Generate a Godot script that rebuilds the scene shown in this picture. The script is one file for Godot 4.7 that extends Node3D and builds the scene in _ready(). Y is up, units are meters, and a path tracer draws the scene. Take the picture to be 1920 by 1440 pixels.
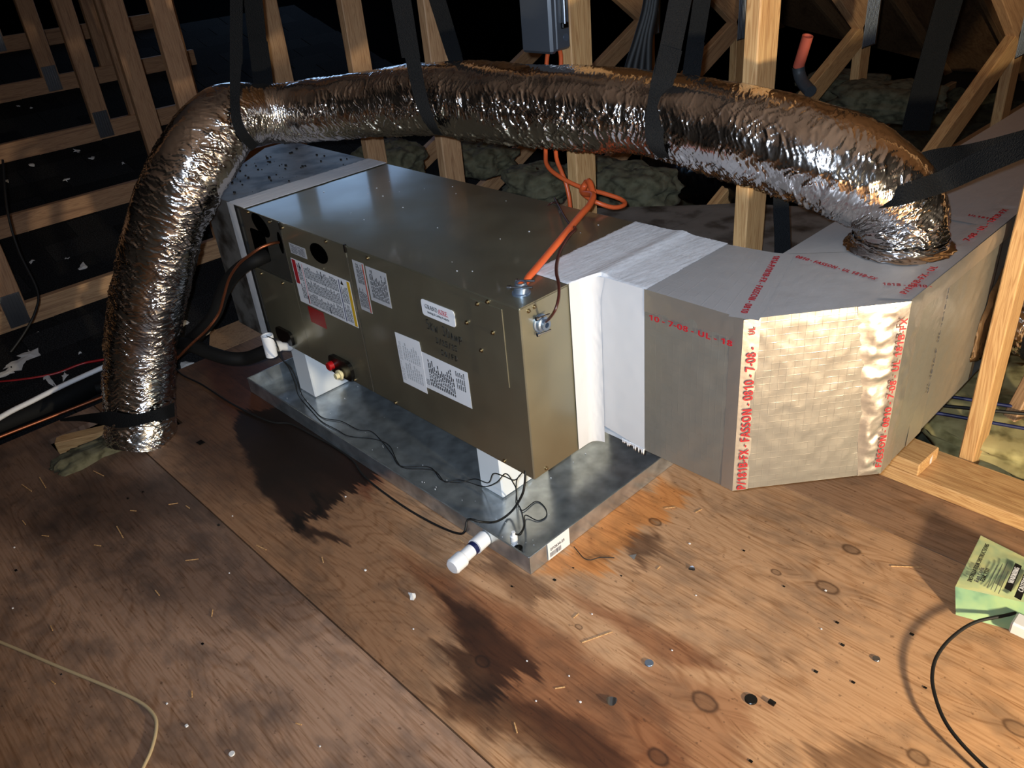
extends Node3D
# An attic air handler in its drain pan, with foil ducts, roof trusses and a plywood deck.
# World: x runs along the unit towards the supply plenum, z towards the viewer's left, y up, metres.

const FOCAL := 1529.6
var cam_at := Vector3(1.1364, 1.4039, 1.0465)
var fwd: Vector3
var rgt: Vector3
var upv: Vector3
var rng := RandomNumberGenerator.new()
var M := {}
var taken := {}


func _ready() -> void:
	rng.seed = 7
	set_camera()
	set_lights()
	make_materials()
	build_floor()
	build_shell()
	build_old_roof()
	build_trusses()
	build_plenum()
	build_return()
	build_unit()
	build_pan()
	build_flex()
	build_straps()
	build_services()
	build_behind()
	build_floor_things()


# ------------------------------------------------------------------ camera and light
func set_camera() -> void:
	var yaw := -0.8465
	var pit := 0.5347
	var rol := -0.098
	fwd = Vector3(sin(yaw) * cos(pit), -sin(pit), -cos(yaw) * cos(pit))
	var r := Vector3(cos(yaw), 0, sin(yaw))
	var u := r.cross(fwd)
	rgt = r * cos(rol) + u * sin(rol)
	upv = u * cos(rol) - r * sin(rol)
	var c := Camera3D.new()
	c.name = "camera"
	c.fov = rad_to_deg(2.0 * atan(720.0 / FOCAL))
	c.near = 0.05
	c.far = 60.0
	c.transform = Transform3D(Basis(rgt, upv, -fwd), cam_at)
	add_child(c)
	c.current = true


func set_lights() -> void:
	var we := WorldEnvironment.new()
	we.name = "attic_air"
	var e := Environment.new()
	e.background_mode = Environment.BG_COLOR
	e.background_color = Color(0, 0, 0)
	e.tonemap_mode = Environment.TONE_MAPPER_LINEAR
	e.tonemap_exposure = 1.0
	e.sdfgi_enabled = true
	e.ssao_enabled = true
	e.ssil_enabled = true
	we.environment = e
	add_child(we)
	# work lamp on the right, outside the frame
	var lamp := OmniLight3D.new()
	lamp.name = "work_lamp"
	lamp.position = Vector3(2.05, 0.52, 0.14)
	lamp.light_color = Color(1.0, 0.93, 0.79)
	lamp.light_energy = 4.9
	lamp.light_size = 0.05
	lamp.omni_range = 14
	lamp.omni_attenuation = 2
	lamp.shadow_enabled = true
	add_child(lamp)
	# the phone's own torch, just beside the lens
	var torch := SpotLight3D.new()
	torch.name = "phone_torch"
	torch.position = cam_at - fwd * 0.03 + upv * 0.02 - rgt * 0.03
	torch.light_color = Color(0.85, 0.92, 1.0)
	torch.light_energy = 4.6
	torch.light_size = 0.012
	torch.spot_range = 14
	torch.spot_attenuation = 2
	torch.spot_angle = 46
	torch.spot_angle_attenuation = 1.0
	torch.shadow_enabled = true
	torch.basis = Basis(rgt, upv, -fwd) * Basis(Vector3.RIGHT, 0.10)
	add_child(torch)
	# bluish daylight from an attic opening far back on the left
	var day := AreaLight3D.new()
	day.name = "daylight_opening"
	day.area_size = Vector2(1.8, 0.8)
	day.light_color = Color(0.66, 0.81, 1.0)
	day.light_energy = 1.1
	day.area_range = 14
	day.shadow_enabled = true
	var p := Vector3(-5.2, 1.8, -2.7)
	day.transform = Transform3D(Basis.looking_at(Vector3(-0.9, 0.6, -0.2) - p, Vector3.UP), p)
	add_child(day)


func ray(u: float, v: float) -> Vector3:
	return fwd + rgt * ((u - 960.0) / FOCAL) - upv * ((v - 720.0) / FOCAL)


func pt(u: float, v: float, axis: int, val: float) -> Vector3:
	var d := ray(u, v)
	return cam_at + d * ((val - cam_at[axis]) / d[axis])


func fl(u: float, v: float, y := 0.0) -> Vector3:
	return pt(u, v, 1, y)


func dp(u: float, v: float, depth: float) -> Vector3:
	return cam_at + ray(u, v) * depth


# ------------------------------------------------------------------ naming
func numbered(n: String) -> String:
	if not taken.has(n):
		taken[n] = 0
		return n
	taken[n] += 1
	return "%s_%03d" % [n, taken[n]]


func thing(called: String, label: String, category: String, at := Vector3.ZERO, group := "") -> Node3D:
	var o := Node3D.new()
	o.name = numbered(called)
	o.position = at
	add_child(o)
	o.set_meta("label", label)
	o.set_meta("category", category)
	if group:
		o.set_meta("group", group)
	return o


func part(parent: Node3D, called: String, mesh: Mesh, mat: Material, at := Vector3.ZERO) -> MeshInstance3D:
	var o := MeshInstance3D.new()
	o.name = called if parent != self else numbered(called)
	o.mesh = mesh
	o.material_override = mat
	o.position = at - (parent.position if parent != self and parent.get_parent() == self and not parent is MeshInstance3D else Vector3.ZERO)
	o.cast_shadow = GeometryInstance3D.SHADOW_CASTING_SETTING_ON
	parent.add_child(o, true)
	return o


func single(called: String, mesh: Mesh, mat: Material, label: String, category: String, at := Vector3.ZERO, group := "") -> MeshInstance3D:
	var o := part(self, called, mesh, mat, at)
	o.set_meta("label", label)
	o.set_meta("category", category)
	if group:
		o.set_meta("group", group)
	return o


func setting(called: String, mesh: Mesh, mat: Material, at := Vector3.ZERO) -> MeshInstance3D:
	var o := part(self, called, mesh, mat, at)
	o.set_meta("kind", "structure")
	return o


# ------------------------------------------------------------------ mesh helpers
func mb() -> SurfaceTool:
	var st := SurfaceTool.new()
	st.begin(Mesh.PRIMITIVE_TRIANGLES)
	return st


func done(st: SurfaceTool) -> ArrayMesh:
	st.generate_normals()
	return st.commit()


func tri(st: SurfaceTool, a: Vector3, b: Vector3, c: Vector3) -> void:  # counter-clockwise seen from outside
	st.add_vertex(a)
	st.add_vertex(c)
	st.add_vertex(b)


func quad(st: SurfaceTool, a: Vector3, b: Vector3, c: Vector3, d: Vector3) -> void:
	tri(st, a, b, c)
	tri(st, a, c, d)


func facet(st: SurfaceTool, pts: Array, out: Vector3) -> void:  # a flat convex polygon turned towards out
	var n: Vector3 = (pts[1] - pts[0]).cross(pts[2] - pts[0])
	if n.dot(out) < 0:
		pts = pts.duplicate()
		pts.reverse()
	for i in range(1, pts.size() - 1):
		tri(st, pts[0], pts[i], pts[i + 1])


func box(st: SurfaceTool, a: Vector3, b: Vector3, r := 0.002, xf := Transform3D()) -> void:  # chamfered box
	st.set_smooth_group(-1)
	var lo := Vector3(minf(a.x, b.x), minf(a.y, b.y), minf(a.z, b.z))
	var hi := Vector3(maxf(a.x, b.x), maxf(a.y, b.y), maxf(a.z, b.z))
	var c := (lo + hi) / 2
	var h := (hi - lo) / 2
	r = minf(r, minf(h.x, minf(h.y, h.z)) * 0.6)
	var P := func(s: Vector3, k: int) -> Vector3:  # corner s, point lying on the face across axis k
		var q := h - Vector3(r, r, r)
		q[k] = h[k]
		return xf * (c + s * q)
	for k in 3:
		var i := (k + 1) % 3
		var j := (k + 2) % 3
		for s in [-1.0, 1.0]:
			var n := Vector3.ZERO
			n[k] = s
			var f := []
			for q in [[-1, -1], [1, -1], [1, 1], [-1, 1]]:
				var v := Vector3.ZERO
				v[k] = s
				v[i] = q[0]
				v[j] = q[1]
				f.append(P.call(v, k))
			facet(st, f, xf.basis * n)
		for s in [-1.0, 1.0]:  # edges along axis k
			for t in [-1.0, 1.0]:
				var v0 := Vector3.ZERO
				v0[i] = s
				v0[j] = t
				var n := v0
				var v1 := v0
				v0[k] = -1
				v1[k] = 1
				facet(st, [P.call(v0, i), P.call(v1, i), P.call(v1, j), P.call(v0, j)], xf.basis * n)
	for s in [-1.0, 1.0]:
		for t in [-1.0, 1.0]:
			for w in [-1.0, 1.0]:
				var v := Vector3(s, t, w)
				facet(st, [P.call(v, 0), P.call(v, 1), P.call(v, 2)], xf.basis * v)


func bx(a: Vector3, b: Vector3, r := 0.002) -> ArrayMesh:
	var st := mb()
	box(st, a, b, r)
	return done(st)


func surface(nu: int, nv: int, pos: PackedVector3Array, uv: PackedVector2Array, loop_v := false, flip := false) -> ArrayMesh:
	# a (nu+1) x (nv+1) net of points, smooth
	var w := nv + 1
	var nr := PackedVector3Array()
	nr.resize(pos.size())
	for i in nu + 1:
		for j in w:
			var ja := j - 1
			var jb := j + 1
			if loop_v:
				if ja < 0:
					ja = nv - 1
				if jb > nv:
					jb = 1
			else:
				ja = maxi(ja, 0)
				jb = mini(jb, nv)
			var du := pos[mini(i + 1, nu) * w + j] - pos[maxi(i - 1, 0) * w + j]
			var dv := pos[i * w + jb] - pos[i * w + ja]
			var n := du.cross(dv).normalized()
			nr[i * w + j] = -n if flip else n
	var ix := PackedInt32Array()
	ix.resize(nu * nv * 6)
	var k := 0
	for i in nu:
		for j in nv:
			var a := i * w + j
			var q := [a, a + w + 1, a + w, a, a + 1, a + w + 1] if not flip else [a, a + w, a + w + 1, a, a + w + 1, a + 1]
			for t in 6:
				ix[k + t] = q[t]
			k += 6
	var arr := []
	arr.resize(Mesh.ARRAY_MAX)
	arr[Mesh.ARRAY_VERTEX] = pos
	arr[Mesh.ARRAY_NORMAL] = nr
	arr[Mesh.ARRAY_TEX_UV] = uv
	arr[Mesh.ARRAY_INDEX] = ix
	var m := ArrayMesh.new()
	m.add_surface_from_arrays(Mesh.PRIMITIVE_TRIANGLES, arr)
	return m


func curve(pts: Array, step: float) -> PackedVector3Array:  # Catmull-Rom through the points
	var out := PackedVector3Array()
	var n := pts.size()
	for i in n - 1:
		var a: Vector3 = pts[maxi(i - 1, 0)]
		var b: Vector3 = pts[i]
		var c: Vector3 = pts[i + 1]
		var d: Vector3 = pts[mini(i + 2, n - 1)]
		var m := maxi(1, int(ceil(b.distance_to(c) / step)))
		for k in m:
			out.append(b.cubic_interpolate(c, a, d, float(k) / m))
	out.append(pts[n - 1])
	return out


func tube(st: SurfaceTool, pts: PackedVector3Array, r: float, seg := 10, caps := true) -> void:
	var n := pts.size()
	var rings := []
	var side := Vector3.ZERO
	for i in n:
		var t := (pts[mini(i + 1, n - 1)] - pts[maxi(i - 1, 0)]).normalized()
		if side == Vector3.ZERO:
			side = t.cross(Vector3.UP if absf(t.y) < 0.9 else Vector3.RIGHT).normalized()
		side = (side - t * side.dot(t)).normalized()
		var o := t.cross(side)
		var ring := []
		for k in seg:
			var a := TAU * k / seg
			ring.append(pts[i] + (side * cos(a) + o * sin(a)) * r)
		rings.append(ring)
	st.set_smooth_group(0)
	for i in n - 1:
		for k in seg:
			var l := (k + 1) % seg
			quad(st, rings[i][k], rings[i][l], rings[i + 1][l], rings[i + 1][k])
	if caps:
		st.set_smooth_group(-1)
		facet(st, rings[0], pts[0] - pts[1])
		facet(st, rings[n - 1], pts[n - 1] - pts[n - 2])


func cable(pts: Array, r: float, seg := 10, step := 0.012) -> ArrayMesh:
	var st := mb()
	tube(st, curve(pts, step), r, seg)
	return done(st)


func lathe(st: SurfaceTool, a: Vector3, dir: Vector3, prof: Array, seg := 24) -> void:  # prof: [along, radius] pairs
	dir = dir.normalized()
	var s := dir.cross(Vector3.UP if absf(dir.y) < 0.9 else Vector3.RIGHT).normalized()
	var o := dir.cross(s)
	for i in prof.size() - 1:
		st.set_smooth_group(i + 1)
		for k in seg:
			var q := []
			for e in [[i, k], [i, k + 1], [i + 1, k + 1], [i + 1, k]]:
				var t: float = TAU * e[1] / seg
				q.append(a + dir * prof[e[0]][0] + (s * cos(t) + o * sin(t)) * prof[e[0]][1])
			if prof[i][1] > 0.00001:
				tri(st, q[0], q[1], q[2])
			if prof[i + 1][1] > 0.00001:
				tri(st, q[0], q[2], q[3])


func turned(a: Vector3, dir: Vector3, prof: Array, seg := 24) -> ArrayMesh:
	var st := mb()
	lathe(st, a, dir, prof, seg)
	return done(st)


func plate(pts: Array, n: Vector3, t: float) -> ArrayMesh:  # a flat convex polygon with thickness t along n
	var st := mb()
	st.set_smooth_group(-1)
	var top := []
	for p in pts:
		top.append(p + n * t)
	facet(st, top, n)
	facet(st, pts, -n)
	var c := Vector3.ZERO
	for p in pts:
		c += p / pts.size()
	for i in pts.size():
		var j := (i + 1) % pts.size()
		facet(st, [pts[i], pts[j], top[j], top[i]], (pts[i] + pts[j]) / 2 - c)
	return done(st)


func ribbon(left: Array, right: Array, t: float, step := 0.02) -> ArrayMesh:  # a strap between two edges
	var cl := curve(left, step)
	var cr := PackedVector3Array()
	var n := left.size()
	for i in n - 1:  # same sampling for both edges
		var b: Vector3 = left[i]
		var m := maxi(1, int(ceil(b.distance_to(left[i + 1]) / step)))
		for k in m:
			cr.append((right[i] as Vector3).cubic_interpolate(right[i + 1], right[maxi(i - 1, 0)], right[mini(i + 2, n - 1)], float(k) / m))
	cr.append(right[n - 1])
	var st := mb()
	var bl := []
	var br := []
	for i in cl.size():
		var tg := cl[mini(i + 1, cl.size() - 1)] - cl[maxi(i - 1, 0)]
		var nn := tg.cross(cr[i] - cl[i]).normalized()
		if nn.dot(cam_at - cl[i]) > 0:
			nn = -nn
		bl.append(cl[i] + nn * t)
		br.append(cr[i] + nn * t)
	for i in cl.size() - 1:
		st.set_smooth_group(1)
		var out := cam_at - cl[i]
		facet(st, [cl[i], cr[i], cr[i + 1]], out)
		facet(st, [cl[i], cr[i + 1], cl[i + 1]], out)
		st.set_smooth_group(2)
		facet(st, [bl[i], br[i], br[i + 1]], -out)
		facet(st, [bl[i], br[i + 1], bl[i + 1]], -out)
		st.set_smooth_group(3)
		facet(st, [cl[i], cl[i + 1], bl[i + 1], bl[i]], cl[i] - cr[i])
		st.set_smooth_group(4)
		facet(st, [cr[i], cr[i + 1], br[i + 1], br[i]], cr[i] - cl[i])
	return done(st)


func lettering(parent: Node3D, called: String, text: String, at: Vector3, along: Vector3, out: Vector3, height: float, mat: Material, width := 0.0, bold := true, serif := false) -> MeshInstance3D:
	var tm := TextMesh.new()
	var f := SystemFont.new()
	f.font_names = PackedStringArray(["Droid Serif" if serif else "Droid Sans"])
	f.font_weight = 700 if bold else 400
	tm.font = f
	tm.text = text
	tm.font_size = 32
	tm.pixel_size = height / 23.0
	tm.depth = 0.0006
	tm.curve_step = 3.0
	var o := part(parent, called, tm, mat)
	var y := out.cross(along).normalized()
	var b := Basis(along.normalized(), y, out.normalized())
	if width > 0:
		var wide: float = tm.get_aabb().size.x
		if wide > 0.0001:
			b.x *= width / wide
	o.transform = Transform3D(b, at - parent.position if parent.get_parent() == self and not parent is MeshInstance3D else at)
	return o


func lumber(parent: Node3D, called: String, a: Vector3, b: Vector3, wide: float, deep: float, side: Vector3, mat: Material) -> MeshInstance3D:
	# a board from a to b; "side" is the direction across which it measures "wide"
	var y := (b - a).normalized()
	var x := (side - y * side.dot(y)).normalized()
	var z := x.cross(y)
	var L := a.distance_to(b)
	var off := Vector3(rng.randf_range(-0.4, 0.4), rng.randf_range(0, 3), rng.randf_range(-0.4, 0.4))
	var st := mb()
	box(st, Vector3(-wide / 2, 0, -deep / 2) + off, Vector3(wide / 2, L, deep / 2) + off, 0.003)
	var o := part(parent, called, done(st), mat)
	var bs := Basis(x, y, z)
	o.transform = Transform3D(bs, a - bs * off - (parent.position if parent != self else Vector3.ZERO))
	return o


# ------------------------------------------------------------------ materials
func mat(c: Color, rough: float, metal := 0.0, spec := 0.5) -> StandardMaterial3D:
	var m := StandardMaterial3D.new()
	m.albedo_color = c
	m.roughness = rough
	m.metallic = metal
	m.metallic_specular = spec
	return m


func noise(freq: float, octaves := 3, sd := 1) -> FastNoiseLite:
	var n := FastNoiseLite.new()
	n.noise_type = FastNoiseLite.TYPE_SIMPLEX_SMOOTH
	n.seed = sd
	n.frequency = freq
	n.fractal_octaves = octaves
	return n


func ntex(freq: float, octaves: int, size: int, ramp: Array, normal := 0.0, sd := 1, kind := FastNoiseLite.TYPE_SIMPLEX_SMOOTH) -> NoiseTexture2D:
	var t := NoiseTexture2D.new()
	var n := noise(freq, octaves, sd)
	n.noise_type = kind
	t.noise = n
	t.width = size
	t.height = size
	t.seamless = true
	if normal > 0:
		t.as_normal_map = true
		t.bump_strength = normal
	if ramp.size():
		var g := Gradient.new()
		g.offsets = PackedFloat32Array(range(ramp.size()).map(func(i): return float(i) / (ramp.size() - 1)))
		g.colors = PackedColorArray(ramp)
		t.color_ramp = g
	return t


func wood_image(dark: Color, mid: Color, light: Color, sd: int) -> ImageTexture:
	var w := 192
	var h := 768
	var n := noise(1.0, 3, sd)
	var n2 := noise(1.0, 2, sd + 9)
	var by := PackedByteArray()
	by.resize(w * h * 3)
	var k := 0
	for y in h:
		var a := TAU * y / h
		var cy := cos(a)
		var sy := sin(a)
		for x in w:
			var u := float(x) / w
			var ux := cos(TAU * u) * 0.6
			var uz := sin(TAU * u) * 0.6
			var g := n.get_noise_3d(ux * 2 + uz, cy * 0.7, sy * 0.7 + uz * 1.5)
			var ring := 0.5 + 0.5 * sin((u * 15 + g * 9.0) * TAU / 2.0)
			ring = ring * ring
			var fine := n2.get_noise_3d(u * 60, cy * 2.2, sy * 2.2)
			var c := light.lerp(mid, clampf(ring * 0.8 + fine * 0.35, 0, 1)).lerp(dark, clampf(g * 0.8 - 0.1 + fine * 0.15, 0, 1))
			by[k] = int(c.r * 255)
			by[k + 1] = int(c.g * 255)
			by[k + 2] = int(c.b * 255)
			k += 3
	return ImageTexture.create_from_image(Image.create_from_data(w, h, false, Image.FORMAT_RGB8, by))


func wood(tex: Texture2D, tint := Color(1, 1, 1)) -> StandardMaterial3D:
	var m := mat(tint, 0.62)
	m.albedo_texture = tex
	m.uv1_triplanar = true
	m.uv1_scale = Vector3(5.2, 0.42, 5.2)
	m.uv1_triplanar_sharpness = 8
	return m


func make_materials() -> void:
	var pine := wood_image(Color(0.48, 0.32, 0.19), Color(0.66, 0.48, 0.30), Color(0.79, 0.63, 0.43), 3)
	var pine2 := wood_image(Color(0.42, 0.29, 0.20), Color(0.58, 0.43, 0.30), Color(0.70, 0.55, 0.40), 21)
	M.pine = wood(pine)
	M.pine_b = wood(pine2)
	M.pine_old = wood(pine2, Color(0.95, 0.92, 0.92))
	M.deck = wood(pine2, Color(0.9, 0.88, 0.87))
	M.deck.uv1_scale = Vector3(0.9, 0.5, 6.0)
	# painted sheet metal of the unit
	M.cabinet = mat(Color(0.585, 0.57, 0.49), 0.5, 0.88, 0.5)
	M.cabinet.clearcoat_enabled = true
	M.cabinet.clearcoat = 0.5
	M.cabinet.clearcoat_roughness = 0.1
	M.cabinet.roughness_texture = ntex(0.02, 3, 256, [Color(0.75, 0.75, 0.75), Color(1, 1, 1)], 0, 4)
	M.cabinet.uv1_triplanar = true
	M.cabinet_gap = mat(Color(0.03, 0.03, 0.028), 0.7)
	M.shiny_plate = mat(Color(0.40, 0.385, 0.35), 0.2, 0.7)
	M.hole = mat(Color(0.008, 0.008, 0.008), 0.95, 0.0, 0.05)
	M.rubber = mat(Color(0.035, 0.035, 0.037), 0.62)
	M.foam_tube = mat(Color(0.035, 0.035, 0.038), 0.7, 0.0, 0.3)
	M.strap = mat(Color(0.10, 0.105, 0.115) * 0.72, 0.7, 0.0, 0.2)
	var wv := ntex(0.25, 1, 128, [], 3.0, 8)
	M.strap.normal_enabled = true
	M.strap.normal_texture = wv
	M.strap.uv1_triplanar = true
	M.strap.uv1_scale = Vector3(9, 26, 9)
	M.black_plastic = mat(Color(0.02, 0.02, 0.021), 0.28)
	M.pvc = mat(Color(0.86, 0.86, 0.87), 0.32)
	M.blue_primer = mat(Color(0.05, 0.09, 0.26), 0.4)
	M.cream = mat(Color(0.85, 0.80, 0.62), 0.4)
	M.red_plastic = mat(Color(0.62, 0.05, 0.07), 0.35)
	M.foam_block = mat(Color(0.84, 0.85, 0.86), 0.75)
	# galvanised sheet
	M.galv = mat(Color(0.84, 0.87, 0.89), 0.27, 0.82)
	M.galv.albedo_texture = ntex(0.012, 4, 512, [Color(0.72, 0.72, 0.72), Color(1, 1, 1)], 0, 12)
	M.galv.roughness_texture = ntex(0.02, 4, 512, [Color(0.7, 0.7, 0.7), Color(1, 1, 1)], 0, 13)
	M.galv.uv1_triplanar = true
	M.galv.uv1_scale = Vector3(2.2, 2.2, 2.2)
	M.steel = mat(Color(0.6, 0.62, 0.65), 0.3, 1.0)
	M.zinc = mat(Color(0.52, 0.58, 0.66), 0.38, 0.8)
	M.brass = mat(Color(0.60, 0.54, 0.43), 0.3, 1.0)
	M.copper = mat(Color(0.55, 0.33, 0.23), 0.4, 0.9)
	# foils
	M.flex = mat(Color(0.80, 0.785, 0.78), 0.15, 1.0)
	M.flex.normal_enabled = true
	M.flex.normal_scale = 0.12
	M.flex.normal_texture = ntex(0.035, 4, 512, [], 5.0, 41)
	M.flex.uv1_scale = Vector3(9, 0.9, 1)
	M.foil = mat(Color(0.57, 0.56, 0.53), 0.4, 0.62)
	M.foil.normal_enabled = true
	M.foil.normal_scale = 0.16
	M.foil.normal_texture = scrim_normal()
	M.foil.roughness_texture = ntex(0.015, 4, 512, [Color(0.75, 0.75, 0.75), Color(1, 1, 1)], 0, 17)
	M.foil.uv1_scale = Vector3(4, 4, 4)
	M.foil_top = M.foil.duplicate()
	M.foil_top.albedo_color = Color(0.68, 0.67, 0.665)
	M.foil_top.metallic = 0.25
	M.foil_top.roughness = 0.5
	M.foil_old = mat(Color(0.56, 0.55, 0.53), 0.5, 0.55)
	M.foil_old.albedo_texture = ntex(0.008, 5, 512, [Color(0.35, 0.32, 0.29), Color(0.9, 0.9, 0.9), Color(1, 1, 1)], 0, 19)
	M.foil_old.uv1_triplanar = true
	M.foil_old.uv1_scale = Vector3(1.6, 1.6, 1.6)
	M.foil_tape = mat(Color(0.72, 0.71, 0.69), 0.36, 0.85)
	M.foil_tape.normal_enabled = true
	M.foil_tape.normal_scale = 0.1
	M.foil_tape.normal_texture = ntex(0.02, 4, 512, [], 6.0, 43)
	M.foil_tape.uv1_scale = Vector3(5, 5, 5)
	M.red_ink = mat(Color(0.62, 0.07, 0.12), 0.5)
	M.black_ink = mat(Color(0.02, 0.02, 0.022), 0.6)
	M.grey_ink = mat(Color(0.25, 0.25, 0.27), 0.6)
	# brushed duct sealant
	M.mastic = mat(Color(0.83, 0.83, 0.84), 0.55)
	M.mastic.normal_enabled = true
	M.mastic.normal_scale = 0.3
	M.mastic.normal_texture = ntex(0.02, 4, 512, [], 7.0, 47)
	M.mastic.uv1_scale = Vector3(1.0, 9.0, 1)
	M.sealant = mat(Color(0.74, 0.74, 0.75), 0.6)
	M.paper = mat(Color(0.83, 0.83, 0.84), 0.6)
	M.paper_grey = mat(Color(0.66, 0.66, 0.67), 0.6)
	M.orange_cord = mat(Color(0.78, 0.34, 0.17), 0.4)
	M.brown_cord = mat(Color(0.23, 0.10, 0.075), 0.4)
	M.copper_thin = mat(Color(0.55, 0.24, 0.12), 0.35, 0.8)
	M.rope = mat(Color(0.72, 0.64, 0.50), 0.7)
	M.box_grey = mat(Color(0.30, 0.315, 0.34), 0.33, 0.2)
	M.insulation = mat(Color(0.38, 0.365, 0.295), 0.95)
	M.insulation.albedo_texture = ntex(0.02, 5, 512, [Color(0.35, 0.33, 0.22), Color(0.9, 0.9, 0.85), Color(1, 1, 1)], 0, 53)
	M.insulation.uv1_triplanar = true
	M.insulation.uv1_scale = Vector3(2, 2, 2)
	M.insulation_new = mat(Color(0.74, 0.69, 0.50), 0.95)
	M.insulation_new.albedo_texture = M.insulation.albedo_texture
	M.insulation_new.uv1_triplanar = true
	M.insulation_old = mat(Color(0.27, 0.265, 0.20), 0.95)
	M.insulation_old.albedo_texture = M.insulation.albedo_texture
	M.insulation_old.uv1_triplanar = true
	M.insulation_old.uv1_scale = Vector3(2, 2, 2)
	for i in 4:
		var g: float = [0.030, 0.040, 0.034, 0.048][i]
		var s := mat(Color(g, g, g * 1.05).linear_to_srgb() * 0.95, 0.95, 0.0, 0.15)
		s.albedo_texture = ntex(0.2, 3, 256, [Color(0.3, 0.3, 0.3), Color(1, 1, 1)], 0, 60 + i)
		s.uv1_triplanar = true
		s.uv1_scale = Vector3(3, 3, 3)
		M["shingle%d" % i] = s
	M.scrap = mat(Color(0.76, 0.75, 0.74), 0.85)
	M.red_pipe = mat(Color(0.86, 0.42, 0.33), 0.45)
	M.grey_pipe = mat(Color(0.25, 0.27, 0.29), 0.5)
	M.dusty_deck = mat(Color(0.60, 0.565, 0.575), 0.9)
	M.side_wall = mat(Color(0.25, 0.25, 0.265), 0.9)
	M.dark_wall = mat(Color(0.16, 0.12, 0.09), 0.9)


func scrim_normal() -> ImageTexture:
	var s := 256
	var im := Image.create(s, s, false, Image.FORMAT_RGB8)
	var n := noise(0.03, 3, 5)
	for y in s:
		for x in s:
			var h := 0.45 + 0.16 * n.get_noise_2d(x, y)
			if x % 16 == 0:
				h += 0.5 * (0.6 + n.get_noise_2d(x * 3.0, y))
			if y % 16 == 0:
				h += 0.5 * (0.6 + n.get_noise_2d(x, y * 3.0))
			im.set_pixel(x, y, Color(h, h, h))
	im.bump_map_to_normal_map(3.0)
	return ImageTexture.create_from_image(im)


# ------------------------------------------------------------------ floor
func inside(p: Vector2, poly: PackedVector2Array) -> float:  # signed distance, positive inside
	var d := 1e9
	var n := poly.size()
	var within := false
	for i in n:
		var a := poly[i]
		var b := poly[(i + 1) % n]
		var e := b - a
		var w := p - a
		var t := clampf(w.dot(e) / e.length_squared(), 0, 1)
		d = minf(d, (w - e * t).length_squared())
		if (a.y > p.y) != (b.y > p.y) and p.x < e.x * (p.y - a.y) / e.y + a.x:
			within = not within
	d = sqrt(d)
	return d if within else -d


func poly_px(px: Array) -> PackedVector2Array:
	var o := PackedVector2Array()
	for q in px:
		var p := fl(q[0], q[1])
		o.append(Vector2(p.x, p.z))
	return o


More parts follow.
